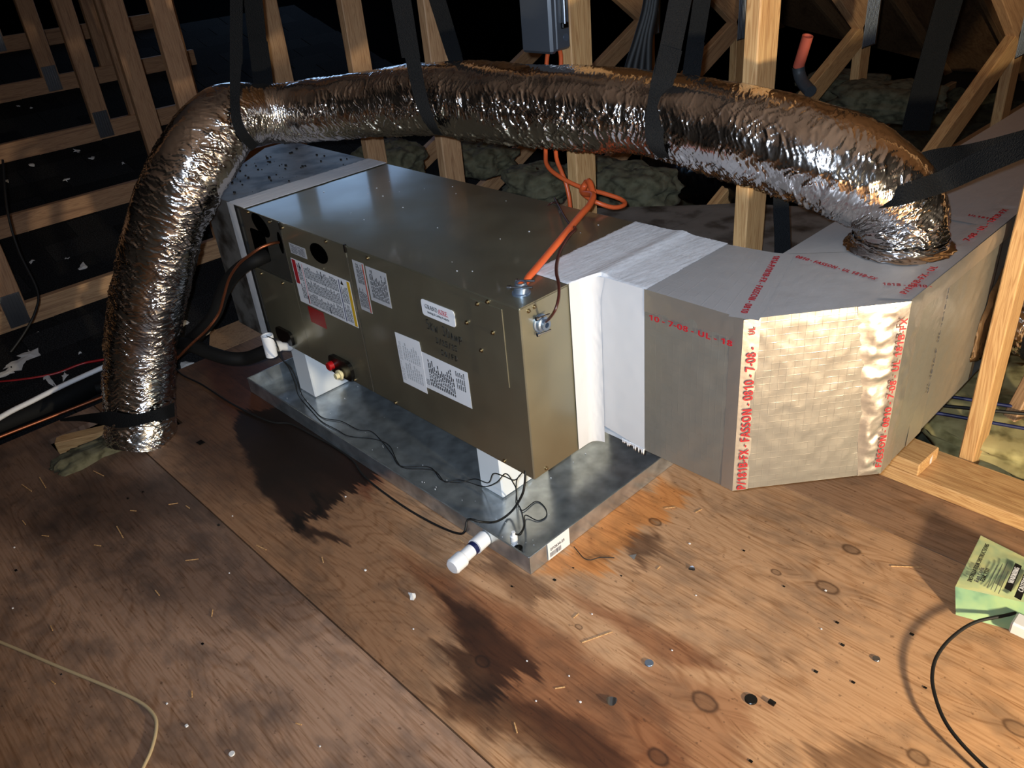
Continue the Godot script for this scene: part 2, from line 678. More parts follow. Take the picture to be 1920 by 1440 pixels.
func plywood_image(x0: float, x1: float, z0: float, z1: float, w: int, h: int, stains_and_shade: Array, knots: Array, base: Color, sd: int, dirt: float) -> ImageTexture:
	var n1 := noise(1.0, 3, sd)
	var n2 := noise(1.0, 2, sd + 1)
	var n3 := noise(1.0, 4, sd + 2)
	var by := PackedByteArray()
	by.resize(w * h * 3)
	var dark := Color(base.r * 0.66, base.g * 0.56, base.b * 0.44)
	var grey := Color(base.r * 0.55, base.g * 0.57, base.b * 0.62)
	var boxes := []
	for s in stains_and_shade:
		var r := Rect2(s[0][0], Vector2.ZERO)
		for p in s[0]:
			r = r.expand(p)
		boxes.append(r.grow(0.14))
	var k := 0
	for j in h:
		var z := lerpf(z0, z1, (j + 0.5) / h)
		for i in w:
			var x := lerpf(x0, x1, (i + 0.5) / w)
			var zz := z
			for q in knots:  # the grain bends round knots
				var dx: float = (x - q.x) / 2.4
				var dz: float = z - q.y
				var d2 := dx * dx + dz * dz
				if d2 < 0.03:
					zz += (0.02 if dz > 0 else -0.02) * exp(-d2 / 0.0012) * q.z
			var warp := n1.get_noise_2d(x * 0.6, zz * 3.0)
			var rings := absf(fposmod(warp * 9.0 + zz * 6.0, 1.0) - 0.5) * 2.0
			var late := smoothstep(0.55, 1.0, rings) * (0.45 + 0.55 * n3.get_noise_2d(x * 2.0 + 20.0, zz * 6.0))
			var fine := n2.get_noise_2d(x * 5.0, zz * 150.0)
			var blot := n3.get_noise_2d(x * 3.2 + 4.0, z * 5.0)
			var blot2 := n3.get_noise_2d(x * 11.0 + 40.0, z * 17.0 + 7.0)
			var streak := smoothstep(0.30, 0.62, n2.get_noise_2d(x * 7.0 + 90.0, zz * 210.0) + 0.25 * blot)
			var fleck := smoothstep(0.50, 0.66, n3.get_noise_2d(x * 40.0 + 7.0, z * 60.0))
			var c := base.lerp(dark, clampf(streak * 0.42 + late * 0.5 + fine * 0.34 + 0.05, 0, 1))
			c = c.lerp(grey, clampf(blot * dirt * 1.2 + blot2 * dirt * 0.9 + dirt * 0.25, 0, 0.85))
			c = c.lerp(Color(base.r * 0.42, base.g * 0.36, base.b * 0.32), fleck * (0.25 + dirt * 0.5))
			for q in knots:
				var dx: float = (x - q.x) / 1.55
				var dz: float = z - q.y
				var d: float = sqrt(dx * dx + dz * dz) / (0.0105 * q.z)
				if d < 1.9:
					d += 0.25 * blot2
					var edge := exp(-pow((d - 1.0) * 5.5, 2)) * 0.6
					if d < 1:
						c = c.lerp(Color(0.47, 0.36, 0.27), 0.55 + 0.3 * blot2)
					c = c.lerp(Color(0.26, 0.17, 0.11), edge)
			for q in stains_and_shade.size():
				var p := Vector2(x, z)
				if not boxes[q].has_point(p):
					continue
				var s: Array = stains_and_shade[q]
				p.x += s[3] * (0.030 * n2.get_noise_2d(x * 1.2 + q, z * 90.0) + 0.075 * n3.get_noise_2d(x * 2.0, z * 16.0 + q))
				p.y += s[3] * 0.02 * n3.get_noise_2d(x * 7.0, z * 9.0 + q)
				var d: float = inside(p, s[0])
				var a := smoothstep(-s[4], s[4], d) * float(s[2])
				c = c.lerp(Color(c.r * s[1].r, c.g * s[1].g, c.b * s[1].b), a)
			by[k] = int(clampf(c.r, 0, 1) * 255)
			by[k + 1] = int(clampf(c.g, 0, 1) * 255)
			by[k + 2] = int(clampf(c.b, 0, 1) * 255)
			k += 3
	return ImageTexture.create_from_image(Image.create_from_data(w, h, false, Image.FORMAT_RGB8, by))


func sheet_mesh(rects: Array, x0: float, x1: float, z0: float, z1: float, top: float, t: float) -> ArrayMesh:
	var st := mb()
	for r in rects:
		var a := Vector3(r[0], top, r[1])
		var b := Vector3(r[2], top, r[1])
		var c := Vector3(r[2], top, r[3])
		var d := Vector3(r[0], top, r[3])
		var dn := Vector3(0, -t, 0)
		for f in [[[d, c, b, a], Vector3.UP], [[a, b, c, d], Vector3.DOWN], [[a, b], Vector3(0, 0, -1)], [[b, c], Vector3(1, 0, 0)], [[c, d], Vector3(0, 0, 1)], [[d, a], Vector3(-1, 0, 0)]]:
			var v: Array = f[0]
			if v.size() == 2:
				v = [v[0], v[1], v[1] + dn, v[0] + dn]
			elif f[1] == Vector3.DOWN:
				v = [a + dn, b + dn, c + dn, d + dn]
			var n: Vector3 = (v[1] - v[0]).cross(v[2] - v[0])
			if n.dot(f[1]) < 0:
				v = v.duplicate()
				v.reverse()
			for q in [v[0], v[2], v[1], v[0], v[3], v[2]]:
				st.set_smooth_group(-1)
				st.set_uv(Vector2((q.x - x0) / (x1 - x0), (q.z - z0) / (z1 - z0)))
				st.add_vertex(q)
	return done(st)


func build_floor() -> void:
	var floor_node := Node3D.new()
	floor_node.name = "floor"
	floor_node.set_meta("kind", "structure")
	add_child(floor_node)
	var wet := Color(0.24, 0.17, 0.14)
	var damp := Color(0.60, 0.42, 0.30)
	var orange := Color(1.08, 0.86, 0.55)
	var stains_and_shade := [
		[poly_px([[452, 768], [560, 760], [640, 800], [722, 880], [700, 905], [640, 935], [590, 975], [548, 1000], [520, 965], [478, 890], [440, 830]]), wet, 0.93, 1.0, 0.012],
		[poly_px([[545, 985], [610, 930], [620, 945], [575, 985], [640, 1010], [628, 1025], [560, 1000]]), wet, 0.8, 1.0, 0.01],
		[poly_px([[360, 660], [520, 690], [720, 880], [690, 930], [560, 870], [430, 780]]), Color(0.72, 0.48, 0.40), 0.7, 1.0, 0.03],
		[poly_px([[832, 1118], [905, 1150], [960, 1200], [1010, 1240], [960, 1300], [925, 1330], [880, 1310], [815, 1195], [860, 1215]]), Color(0.36, 0.27, 0.21), 0.85, 1.0, 0.016],
		[poly_px([[845, 1300], [930, 1290], [1060, 1330], [1180, 1420], [1200, 1470], [1120, 1470], [1000, 1400], [900, 1370], [850, 1330], [790, 1310]]), Color(0.42, 0.32, 0.24), 0.75, 1.0, 0.02],
		[poly_px([[760, 1040], [860, 1090], [1050, 1180], [1250, 1340], [1300, 1470], [1120, 1470], [960, 1330], [860, 1200]]), damp, 0.6, 1.0, 0.03],
		[poly_px([[930, 1020], [985, 1080], [1030, 1110], [1000, 1140], [930, 1090], [880, 1060]]), Color(0.45, 0.36, 0.30), 0.55, 1.0, 0.02],
		[poly_px([[1010, 1075], [1130, 950], [1240, 900], [1300, 930], [1200, 1010], [1120, 1080]]), orange, 0.7, 0.7, 0.02],
		[poly_px([[1185, 1010], [1240, 1000], [1255, 1040], [1190, 1075]]), Color(0.45, 0.38, 0.34), 0.6, 1.0, 0.02],
		[poly_px([[1060, 1110], [1300, 1200], [1360, 1260], [1250, 1250]]), damp, 0.55, 0.9, 0.02],
		[poly_px([[1200, 1240], [1420, 1300], [1380, 1440], [1250, 1440]]), damp, 0.35, 1.0, 0.03],
		[poly_px([[1530, 1410], [1640, 1395], [1700, 1430], [1640, 1470], [1530, 1470]]), Color(0.5, 0.45, 0.42), 0.6, 0.8, 0.02],
	]
	stains_and_shade.append([poly_px([[290, 640], [500, 680], [640, 800], [600, 920], [400, 930], [280, 800]]), Color(0.62, 0.58, 0.56), 0.8, 1.0, 0.08])  # painted shade, not a spill: the left floor lies in weaker light
	stains_and_shade.append([PackedVector2Array([Vector2(-1.9, -0.7), Vector2(-0.55, -0.7), Vector2(-0.45, 0.1), Vector2(0.0, 0.3), Vector2(0.35, 0.7), Vector2(-1.9, 0.7)]), Color(0.72, 0.68, 0.66), 0.9, 1.0, 0.16])  # broad soft darkening of the left half, painted in for the lamp's falloff
	var kb := []
	for q in [[905, 1240, 1.1], [1228, 978, 1.1], [1552, 1102, 1.5], [1322, 1316, 1.7], [1235, 1420, 1.3], [1595, 1030, 1.3], [1722, 1421, 1.2], [1905, 1365, 1.4], [1085, 1175, 0.5], [1455, 1073, 0.7]]:
		var p := fl(q[0], q[1])
		kb.append(Vector3(p.x, p.z, q[2]))
	var x0 := -1.715
	var xe := 1.45
	# sheet in the middle (front edge z .49), the sheet nearest on the left, the strip by the beam
	var specs := [
		[x0, xe, -0.598, 0.487, 2048, 704, stains_and_shade, kb, Color(0.73, 0.565, 0.42), 5, 0.38],
		[x0, xe, 0.491, 1.75, 1792, 720, [stains_and_shade[4], stains_and_shade[5], [poly_px([[150, 900], [420, 890], [680, 1060], [560, 1190], [250, 1140], [40, 1010]]), Color(0.66, 0.64, 0.64), 0.8, 1.0, 0.08], [poly_px([[-80, 790], [330, 790], [430, 960], [200, 1000], [-80, 1010]]), Color(0.62, 0.60, 0.60), 0.8, 1.0, 0.08]], [], Color(0.63, 0.50, 0.41), 15, 0.5],  # last patch is painted shade for the dim far left corner
		[x0, xe, -0.95, -0.602, 1024, 128, [], [], Color(0.60, 0.46, 0.35), 25, 0.4],
	]
	var rects := [
		[[x0, -0.598, -1.61, 0.487], [-1.34, -0.598, xe, 0.487], [-1.61, -0.598, -1.34, 0.33]],
		[[x0, 0.491, -1.61, 0.68], [-1.36, 0.491, xe, 0.68], [x0, 0.68, xe, 1.75]],
		[[x0, -0.95, xe, -0.602]],
	]
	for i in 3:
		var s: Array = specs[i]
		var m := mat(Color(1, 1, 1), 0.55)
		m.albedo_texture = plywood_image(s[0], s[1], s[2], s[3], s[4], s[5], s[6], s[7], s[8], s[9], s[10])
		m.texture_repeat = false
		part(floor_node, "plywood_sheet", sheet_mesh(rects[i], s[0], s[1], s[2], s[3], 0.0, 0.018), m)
	part(floor_node, "plywood_sheet", bx(Vector3(1.453, -0.018, -0.95), Vector3(3.4, 0.0, 1.75), 0.001), M.deck)
	part(floor_node, "plywood_sheet", bx(Vector3(x0, -0.018, 1.753), Vector3(3.4, 0.0, 3.4), 0.001), M.deck)
	part(floor_node, "plywood_sheet", plate([Vector3(-1.719, -0.018, 0.05), Vector3(-1.93, -0.018, -0.06), Vector3(-2.15, -0.018, -0.18), Vector3(-2.15, -0.018, -0.62), Vector3(-1.719, -0.018, -0.62)], Vector3.UP, 0.017), M.pine_b)
	part(floor_node, "subfloor", bx(Vector3(-6.5, -0.30, -7.5), Vector3(3.4, -0.2, 3.4)), M.dark_wall)
	# rough floor further back, between the trusses: loose insulation
	var pos := PackedVector3Array()
	var uv := PackedVector2Array()
	var n := noise(1.6, 4, 77)
	for i in 111:
		for j in 81:
			var x := -1.75 + i * 0.045
			var z := -0.965 - j * 0.055
			pos.append(Vector3(x, -0.075 + 0.10 * n.get_noise_2d(x * 1.5, z * 1.5) + 0.03 * n.get_noise_2d(x * 8, z * 8), z))
			uv.append(Vector2(x, z))
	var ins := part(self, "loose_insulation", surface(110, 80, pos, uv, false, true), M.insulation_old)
	ins.set_meta("kind", "stuff")
	ins.set_meta("label", "yellowish loose fibre insulation lying between the truss feet behind the unit")
	ins.set_meta("category", "insulation")


func build_shell() -> void:
	# roof deck above, its rear slope coming down far behind, and the walls that close the attic
	var st := mb()
	box(st, Vector3(-7.2, 3.0, -1.6), Vector3(3.4, 3.05, 3.4))
	setting("ceiling", done(st), M.dusty_deck)
	var back := Node3D.new()
	back.name = "ceiling_slope"
	back.set_meta("kind", "structure")
	add_child(back)
	var a := Vector3(0, 3.02, -1.5)
	var d := Vector3(0, -3.25, -5.4)
	var nn := Vector3(0, d.z, -d.y).normalized()
	for i in 9:
		var x := -7.1 + i * 1.2
		for k in 3:
			var p := a + d * (k / 3.0) + Vector3(x, 0, 0)
			var q := a + d * ((k + 1) / 3.0) + Vector3(x, 0, 0)
			lumber(back, "deck_panel", p + d.normalized() * 0.003, q - d.normalized() * 0.003, 1.195, 0.02, Vector3.RIGHT, M.deck)
	for i in 16:
		var x := -6.5 + i * 0.61
		lumber(back, "rafter", a + Vector3(x, -0.07, 0.03), a + d + Vector3(x, -0.07, 0.03), 0.038, 0.089, Vector3.RIGHT, M.pine_b)
	setting("wall_left", bx(Vector3(-7.3, -0.3, -7.5), Vector3(-7.2, 3.05, 3.4)), M.dark_wall)
	setting("wall_right", bx(Vector3(3.4, -0.3, -7.5), Vector3(3.5, 3.05, 3.4)), M.side_wall)
	setting("wall_front", bx(Vector3(-7.2, -0.3, 3.4), Vector3(3.4, 3.05, 3.5)), M.side_wall)
	setting("wall_back", bx(Vector3(-7.2, -0.3, -7.6), Vector3(3.4, 3.05, -7.5)), M.dark_wall)


func slope_y(x: float) -> float:
	return -0.08 + 0.31 * (-1.715 - x)


func build_old_roof() -> void:
	# the old shingled roof that the new trusses were built over, rising to the left
	var roof := Node3D.new()
	roof.name = "floor_slope"
	roof.set_meta("kind", "structure")
	add_child(roof)
	var st := mb()
	var o := Vector3(0, -0.035, 0)
	var a := Vector3(-1.72, slope_y(-1.72), 0) + o
	var b := Vector3(-7.2, slope_y(-7.2), 0) + o
	facet(st, [a + Vector3(0, 0, 3.4), b + Vector3(0, 0, 3.4), b + Vector3(0, 0, -7.5), a + Vector3(0, 0, -7.5)], Vector3.UP)
	facet(st, [a + Vector3(0, -0.05, 3.4), b + Vector3(0, -0.05, 3.4), b + Vector3(0, -0.05, -7.5), a + Vector3(0, -0.05, -7.5)], Vector3.DOWN)
	part(roof, "felt", done(st), M.hole)
	var ang := atan(0.31)
	var along := Vector3(-cos(ang), sin(ang), 0)
	var nn := Vector3(sin(ang), cos(ang), 0)
	var meshes := []
	for v in 3:
		meshes.append(bx(Vector3(-0.004 * v, 0, 0), Vector3(0.30, 0.005, 0.302), 0.001))
	for row in 22:
		for k in 12:
			var s := row * 0.135
			var z := 1.45 - k * 0.306 - (0.153 if row % 2 else 0.0)
			if row > 10 and k < 2:
				continue
			var m := part(roof, "shingle", meshes[(row * 5 + k * 3) % 3], M["shingle%d" % rng.randi_range(0, 3)])
			var base := Vector3(-1.73, slope_y(-1.73), z) + along * s
			var tilt := -0.03 + rng.randf_range(-0.006, 0.006)
			m.transform = Transform3D(Basis(along, nn, along.cross(nn)).rotated(Vector3(0, 0, 1), -tilt * -1.0), base + nn * 0.004 + Vector3(0, 0, 0))
	# bits of paper and fibre that lie on the shingles
	var bits := [[35, 690, 60, 40], [58, 672, 45, 30], [20, 705, 40, 28], [95, 720, 46, 18], [125, 712, 40, 20], [108, 742, 50, 24], [160, 507, 34, 18], [130, 492, 22, 8], [62, 496, 20, 8], [145, 288, 20, 8], [175, 303, 18, 8], [232, 312, 16, 8], [130, 342, 18, 12], [38, 205, 24, 8], [60, 208, 12, 6], [15, 345, 16, 6], [60, 315, 20, 8], [152, 668, 12, 8], [75, 630, 8, 6], [345, 612, 40, 22], [385, 625, 40, 18], [440, 625, 26, 12], [352, 690, 36, 20]]
	for q in bits:
		var p := on_slope(q[0], q[1])
		var k := p.distance_to(cam_at) / FOCAL
		var s := scrap_mesh(q[2] * k, q[3] * k * 1.7)
		var fl_ := p.x > -1.72
		var o2 := single("paper_scrap", s, M.scrap, scrap_label(bits.find(q), fl_), "scrap", p + Vector3(0, 0.012, 0), "pale scraps on the old shingles")
		o2.rotation = Vector3(0, rng.randf() * 0.6 + 0.5, 0) if fl_ else Vector3(0, 0, -ang)


func scrap_label(i: int, on_deck: bool) -> String:
	var own := {0: "large torn white scrap at the left edge, above the red cable", 4: "torn white scrap touching the white pipe, the largest beside it", 6: "torn white scrap caught between the red cable and white pipe", 3: "white scrap lying against the red cable left of the duct", 19: "large pale scrap behind the black drain pipe", 22: "flat grey scrap on the deck just right of the foil duct foot"}
	if own.has(i):
		return own[i]
	return "pale fibre scrap lying on bare deck behind the drain pipe" if on_deck else "small pale scrap lying loose on the dark old shingles"


func on_slope(u: float, v: float) -> Vector3:
	var d := ray(u, v)
	var t := (-0.08 + 0.31 * (-1.715 - cam_at.x) - cam_at.y) / (d.y + 0.31 * d.x)
	var p := cam_at + d * t
	return p if p.x < -1.715 else fl(u, v)


func scrap_mesh(w: float, h: float) -> ArrayMesh:
	var st := mb()
	st.set_smooth_group(-1)
	var n := 9
	var rim := []
	for i in n:
		var a := TAU * i / n
		var r := rng.randf_range(0.55, 1.0)
		rim.append(Vector3(cos(a) * w / 2 * r, rng.randf_range(-0.004, 0.006), sin(a) * h / 2 * r))
	var c := Vector3(0, 0.009, 0)
	for i in n:
		facet(st, [c, rim[i], rim[(i + 1) % n]], Vector3.UP)
		facet(st, [c - Vector3(0, 0.004, 0), rim[i] - Vector3(0, 0.003, 0), rim[(i + 1) % n] - Vector3(0, 0.003, 0)], Vector3.DOWN)
	return done(st)


# ------------------------------------------------------------------ trusses
func nail_plate(parent: Node3D, at: Vector3, w: float, h: float, n: Vector3, along := Vector3.UP) -> void:
	var x := along.cross(n).normalized()
	var y := n.cross(x)
	var xf := Transform3D(Basis(x, y, n), at)
	var st := mb()
	box(st, Vector3(-w / 2, -h / 2, -0.001), Vector3(w / 2, h / 2, 0.0015), 0.0005, xf)
	for i in int(w / 0.012):  # the rows of punched teeth
		var xx := -w / 2 + 0.006 + i * 0.012
		box(st, Vector3(xx - 0.0022, -h / 2 + 0.004, 0.001), Vector3(xx + 0.0022, h / 2 - 0.004, 0.0035), 0.0008, xf)
	part(parent, "nail_plate", done(st), M.steel)


func build_trusses() -> void:
	var X := Vector3.RIGHT
	# trusses behind the unit: a post near z -.8, a bottom chord, and slanted webs further back
	var at := [0.075, -0.533, -1.165, -1.70, -2.25]
	var say := ["pine roof truss whose post stands right behind the foil plenum", "pine roof truss whose post carries the grey switch box", "pine roof truss whose post shows behind the middle left strap", "pine roof truss whose knotty post shows between the two left straps", "pine roof truss whose post stands just right of the leftmost strap"]
	var zp := [-0.76, -0.80, -0.80, -0.84, -0.80]
	for i in 5:
		var x: float = at[i]
		var z: float = zp[i]
		var t := thing("roof_truss", say[i], "truss", Vector3(x, -0.1, z), "roof trusses behind the unit")
		var m: Material = [M.pine, M.pine, M.pine_b, M.pine_b, M.pine_b][i]
		lumber(t, "post", Vector3(x, -0.02, z), Vector3(x, 2.98, z), 0.038 if i != 1 else 0.04, 0.089, X, m)
		if i < 3:
			lumber(t, "bottom_chord", Vector3(x, -0.065, -0.965), Vector3(x, -0.065, -5.6), 0.038, 0.089, X, M.pine_b)
		var top := Vector3(x, 0.83, [-2.60, -2.64, -2.68, -2.66, -2.66][i])
		var foot := Vector3(x, 0.02, z - 0.08)
		lumber(t, "web", top + Vector3(0, -0.06, 0.02), Vector3(x, -0.02, top.z + 0.01), 0.038, 0.089, X, M.pine)
		lumber(t, "web", top + Vector3(0.001, -0.04, 0.06), foot, 0.038, 0.089, X, m)
		lumber(t, "web", top + Vector3(0.001, 0.03, -0.02), Vector3(x, 2.0, -2.75), 0.038, 0.089, X, M.pine_b)
		lumber(t, "top_chord", top + Vector3(0.002, 0.02, 0.05), top + Vector3(0.002, 0.62, 0.95), 0.038, 0.12, X, M.pine_b)
		nail_plate(t, top + Vector3(0.021, 0.02, 0.0), 0.13, 0.24, X)
	# trusses that stand on the old shingled slope
	var webs := [
		[[[-2.35, -0.40], [-2.35, 0.50]], "nearest on the old shingle slope", [[-2.35, 0.50]]],
		[[[-2.95, -0.44]], "second from the deck edge on the old shingle slope", [[-2.95, -0.44]]],
		[[[-3.55, -0.42], [-3.56, -0.62]], "third up the old shingle slope, with a doubled web", [[-3.55, -0.42]]],
		[[[-4.15, -0.42], [-4.16, -0.75]], "fourth up the old shingle slope with a shiny nail plate", [[-4.15, -0.42]]],
		[[[-4.75, -0.36]], "farthest up the old shingle slope in the dim corner", [[-4.75, -0.36]]],
	]
	for w in webs:
		var x: float = w[0][0][0]
		var y := slope_y(x)
		var t := thing("slope_truss", "dim pine truss, " + w[1], "truss", Vector3(x, y, 0), "trusses on the shingle slope")
		lumber(t, "sleeper", Vector3(x, y + 0.052, 1.6), Vector3(x, y + 0.052, -1.0 - 0.15 * (-2.35 - x)), 0.038, 0.089, X, M.pine_old if x < -2.4 else M.pine_b)
		for q in w[0]:
			lumber(t, "web", Vector3(q[0] + 0.001, y + 0.08, q[1]), Vector3(q[0] + 0.001, 2.98, q[1]), 0.038, 0.089, X, M.pine_old)
		for q in w[2]:
			nail_plate(t, Vector3(q[0] + 0.0215, y + 0.085, q[1]), 0.075, 0.13, X)
	# one more double web whose foot is hidden behind the duct
	var t2 := thing("brace_stud", "dim pine stud close beside the double web left of the foil duct", "stud", Vector3(-2.95, slope_y(-2.95), -0.66))
	lumber(t2, "stud", Vector3(-2.95, slope_y(-2.95) + 0.09, -0.665), Vector3(-2.95, 2.98, -0.665), 0.038, 0.089, X, M.pine_old)


# ------------------------------------------------------------------ foil plenum on the right
func board(parent: Node3D, called: String, a: Vector3, b: Vector3, c: Vector3, d: Vector3, m: Material, amp: float, sd: int, bulge := 0.0, step := 0.012) -> MeshInstance3D:
	# a four-cornered sheet a-b-c-d (counter-clockwise from outside), dented by noise; it keeps its edges
	var nu := maxi(2, int(a.distance_to(b) / step))
	var nv := maxi(2, int(a.distance_to(d) / step))
	var out := (b - a).cross(d - a).normalized()
	var pos := PackedVector3Array()
	var uv := PackedVector2Array()
	var n := noise(1.0, 3, sd)
	for i in nu + 1:
		for j in nv + 1:
			var u := float(i) / nu
			var v := float(j) / nv
			var p := a.lerp(b, u).lerp(d.lerp(c, u), v)
			var e := minf(minf(u, 1 - u) * nu, minf(v, 1 - v) * nv)
			var k := clampf(e / 3.0, 0.0, 1.0)
			var r := 1.0 - absf(n.get_noise_3d(p.x * 9, p.y * 9, p.z * 9)) * 2.2
			var f := n.get_noise_3d(p.x * 26, p.y * 26, p.z * 26)
			pos.append(p + out * k * (amp * (r * 0.7 + f * 0.4) + bulge * sin(PI * u) * sin(PI * v)))
			uv.append(Vector2(u * a.distance_to(b), v * a.distance_to(d)))
	return part(parent, called, surface(nu, nv, pos, uv), m)


func build_plenum() -> void:
	var t := thing("supply_plenum", "large foil faced duct board plenum with red printed tape, right of the air handler", "duct", Vector3(0.36, 0.25, -0.4))
	var y0 := 0.2533
	var y1 := 0.6705
	# plan, anticlockwise seen from above: collar front, nose, slanted face, long right side
	var A := Vector2(0.155, -0.2211)
	var B := Vector2(0.3946, -0.2211)
	var Cc := Vector2(0.6045, -0.4733)
	var D := Vector2(0.597, -2.6)
	var E := Vector2(0.285, -2.6)
	var Fp := Vector2(0.288, -0.545)
	var G := Vector2(0.155, -0.53)
	var P := func(q: Vector2, y: float) -> Vector3: return Vector3(q.x, y, q.y)
	board(t, "duct_board", P.call(A, y0), P.call(B, y0), P.call(B, y1), P.call(A, y1), M.foil, 0.0022, 3, 0.002)
	board(t, "duct_board", P.call(B, y0), P.call(Cc, y0), P.call(Cc, y1), P.call(B, y1), M.foil, 0.0018, 4, 0.004, 0.007)
	board(t, "duct_board", P.call(Cc, y0), P.call(Vector2(0.601, -1.0), y0), P.call(Vector2(0.601, -1.0), y1), P.call(Cc, y1), M.foil, 0.002, 5, 0.004)
	board(t, "duct_board", P.call(Vector2(0.602, -1.0), y0 + 0.05), P.call(D, y0 + 0.05), P.call(D, y1), P.call(Vector2(0.602, -1.0), y1), M.foil, 0.002, 6, 0.004, 0.03)
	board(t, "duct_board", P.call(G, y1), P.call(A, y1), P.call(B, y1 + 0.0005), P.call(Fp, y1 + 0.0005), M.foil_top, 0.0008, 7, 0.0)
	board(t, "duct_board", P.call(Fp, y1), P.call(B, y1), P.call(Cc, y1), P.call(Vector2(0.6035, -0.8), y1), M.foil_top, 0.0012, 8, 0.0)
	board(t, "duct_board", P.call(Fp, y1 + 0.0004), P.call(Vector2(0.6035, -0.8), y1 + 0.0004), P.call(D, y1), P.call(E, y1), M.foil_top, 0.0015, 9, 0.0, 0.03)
	board(t, "duct_board", P.call(E, y0), P.call(Fp, y0), P.call(Fp, y1), P.call(E, y1), M.foil, 0.002, 10, 0.0, 0.03)
	board(t, "duct_board", P.call(Fp, y0), P.call(G, y0), P.call(G, y1), P.call(Fp, y1), M.foil, 0.001, 11, 0.0, 0.03)
	board(t, "duct_bottom", P.call(G, y0), P.call(Fp, y0), P.call(B, y0), P.call(A, y0), M.foil, 0.0, 12, 0.0, 0.05)
	board(t, "duct_bottom", P.call(Fp, y0), P.call(E, y0), P.call(D, y0), P.call(Cc, y0), M.foil, 0.0, 12, 0.0, 0.1)
	board(t, "duct_bottom", P.call(B, y0), P.call(Fp, y0), P.call(Fp, y0) + Vector3(0.001, 0, 0), P.call(Cc, y0), M.foil, 0.0, 12, 0.0, 0.05)
	# tapes over the edges, proud of the boards
	var s2 := Vector3(Cc.x - B.x, 0, Cc.y - B.y).normalized()  # along the slanted face
	var n2 := Vector3(-s2.z, 0, s2.x)
	var o1 := Vector3(0, 0, 0.0016)
	var o2 := n2 * 0.0016
	var o3 := Vector3(0.0016, 0, 0)
	var up := Vector3(0, 0.0022, 0)
	var b0: Vector3 = P.call(B, y0)
	var b1: Vector3 = P.call(B, y1)
	var c0: Vector3 = P.call(Cc, y0)
	var c1: Vector3 = P.call(Cc, y1)
	board(t, "foil_tape", b0 + o1 + Vector3(-0.028, 0, 0), b0 + (o1 + o2) * 0.9, b1 + (o1 + o2) * 0.9, b1 + o1 + Vector3(-0.028, 0, 0), M.foil_tape, 0.0015, 21, 0.0, 0.005)
	board(t, "foil_tape", b0 + (o1 + o2) * 0.9, b0 + o2 + s2 * 0.033, b1 + o2 + s2 * 0.033, b1 + (o1 + o2) * 0.9, M.foil_tape, 0.0015, 22, 0.0, 0.005)
	board(t, "foil_tape", c0 + o2 - s2 * 0.05, c0 + (o2 + o3) * 0.9, c1 + (o2 + o3) * 0.9, c1 + o2 - s2 * 0.105, M.foil_tape, 0.0075, 23, 0.003, 0.005)
	board(t, "foil_tape", c0 + (o2 + o3) * 0.9, c0 + o3 + Vector3(0, 0, -0.05), c1 + o3 + Vector3(0, 0, -0.075), c1 + (o2 + o3) * 0.9, M.foil_tape, 0.0045, 24, 0.002, 0.005)
	# along the top edges
	board(t, "foil_tape", P.call(A, y1 - 0.05) + o1, P.call(B, y1 - 0.05) + o1, b1 + o1 + up, P.call(A, y1) + o1 + up, M.foil_tape, 0.0012, 25, 0.0, 0.006)
	board(t, "foil_tape", c1 + o3 + Vector3(0, -0.045, 0), Vector3(0.6065, y1 - 0.045, -1.5), Vector3(0.6062, y1 + 0.002, -1.5), c1 + o3 + up, M.foil_tape, 0.0035, 26, 0.0, 0.008)
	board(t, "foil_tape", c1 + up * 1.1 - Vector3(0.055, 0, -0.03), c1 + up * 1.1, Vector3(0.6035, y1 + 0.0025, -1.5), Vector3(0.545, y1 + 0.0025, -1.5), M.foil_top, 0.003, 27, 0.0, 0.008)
	# seam across the top, from the post to the nose corner
	var f1: Vector3 = P.call(Fp, y1)
	var sd := (b1 - f1).normalized()
	var sx := Vector3.UP.cross(sd).normalized()
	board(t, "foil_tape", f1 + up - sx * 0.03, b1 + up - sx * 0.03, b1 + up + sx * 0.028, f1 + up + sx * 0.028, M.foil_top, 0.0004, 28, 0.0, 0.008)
	# seams on the long right side and the trunk top
	board(t, "foil_tape", Vector3(0.6062, y0, -0.60), Vector3(0.6062, y0, -0.68), Vector3(0.6062, y1 - 0.04, -0.68), Vector3(0.6062, y1 - 0.04, -0.60), M.foil_tape, 0.0015, 29, 0.0, 0.01)
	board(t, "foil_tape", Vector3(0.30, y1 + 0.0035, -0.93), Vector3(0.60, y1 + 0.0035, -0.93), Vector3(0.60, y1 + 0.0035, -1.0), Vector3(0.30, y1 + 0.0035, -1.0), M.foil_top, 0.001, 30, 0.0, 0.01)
	# red print
	var yy := Vector3.UP
	var L := func(s: String, at: Vector3, along: Vector3, out: Vector3, h: float, w: float) -> void: lettering(t, "printed_lettering", s, at, along, out, h, M.red_ink, w)
	L.call("P/181B-FX - FASSON - 0810 - 7-08 -", b0 + s2 * 0.018 + n2 * 0.0052 + yy * 0.180, yy, n2, 0.0195, 0.352)
	L.call("UL", b0 + s2 * 0.016 + n2 * 0.0052 + yy * 0.392, yy, n2, 0.012, 0.016)
	L.call("FASSON - 0810 - 7-08 - UL 181B-FX", c0 + n2 * 0.011 - s2 * 0.012 + yy * 0.205, yy, n2, 0.0135, 0.36)
	L.call("10 - 7-08 - UL - 18", P.call(A, y1 - 0.058) + Vector3(0.118, 0, 0.0052), Vector3.RIGHT, Vector3(0, 0, 1), 0.0125, 0.205)
	L.call("181A-P/181B-FX - FASSON - 0810", f1.lerp(b1, 0.5) + up + Vector3(0, 0.0016, 0) - sx * 0.006, sd, yy, 0.0135, 0.30)
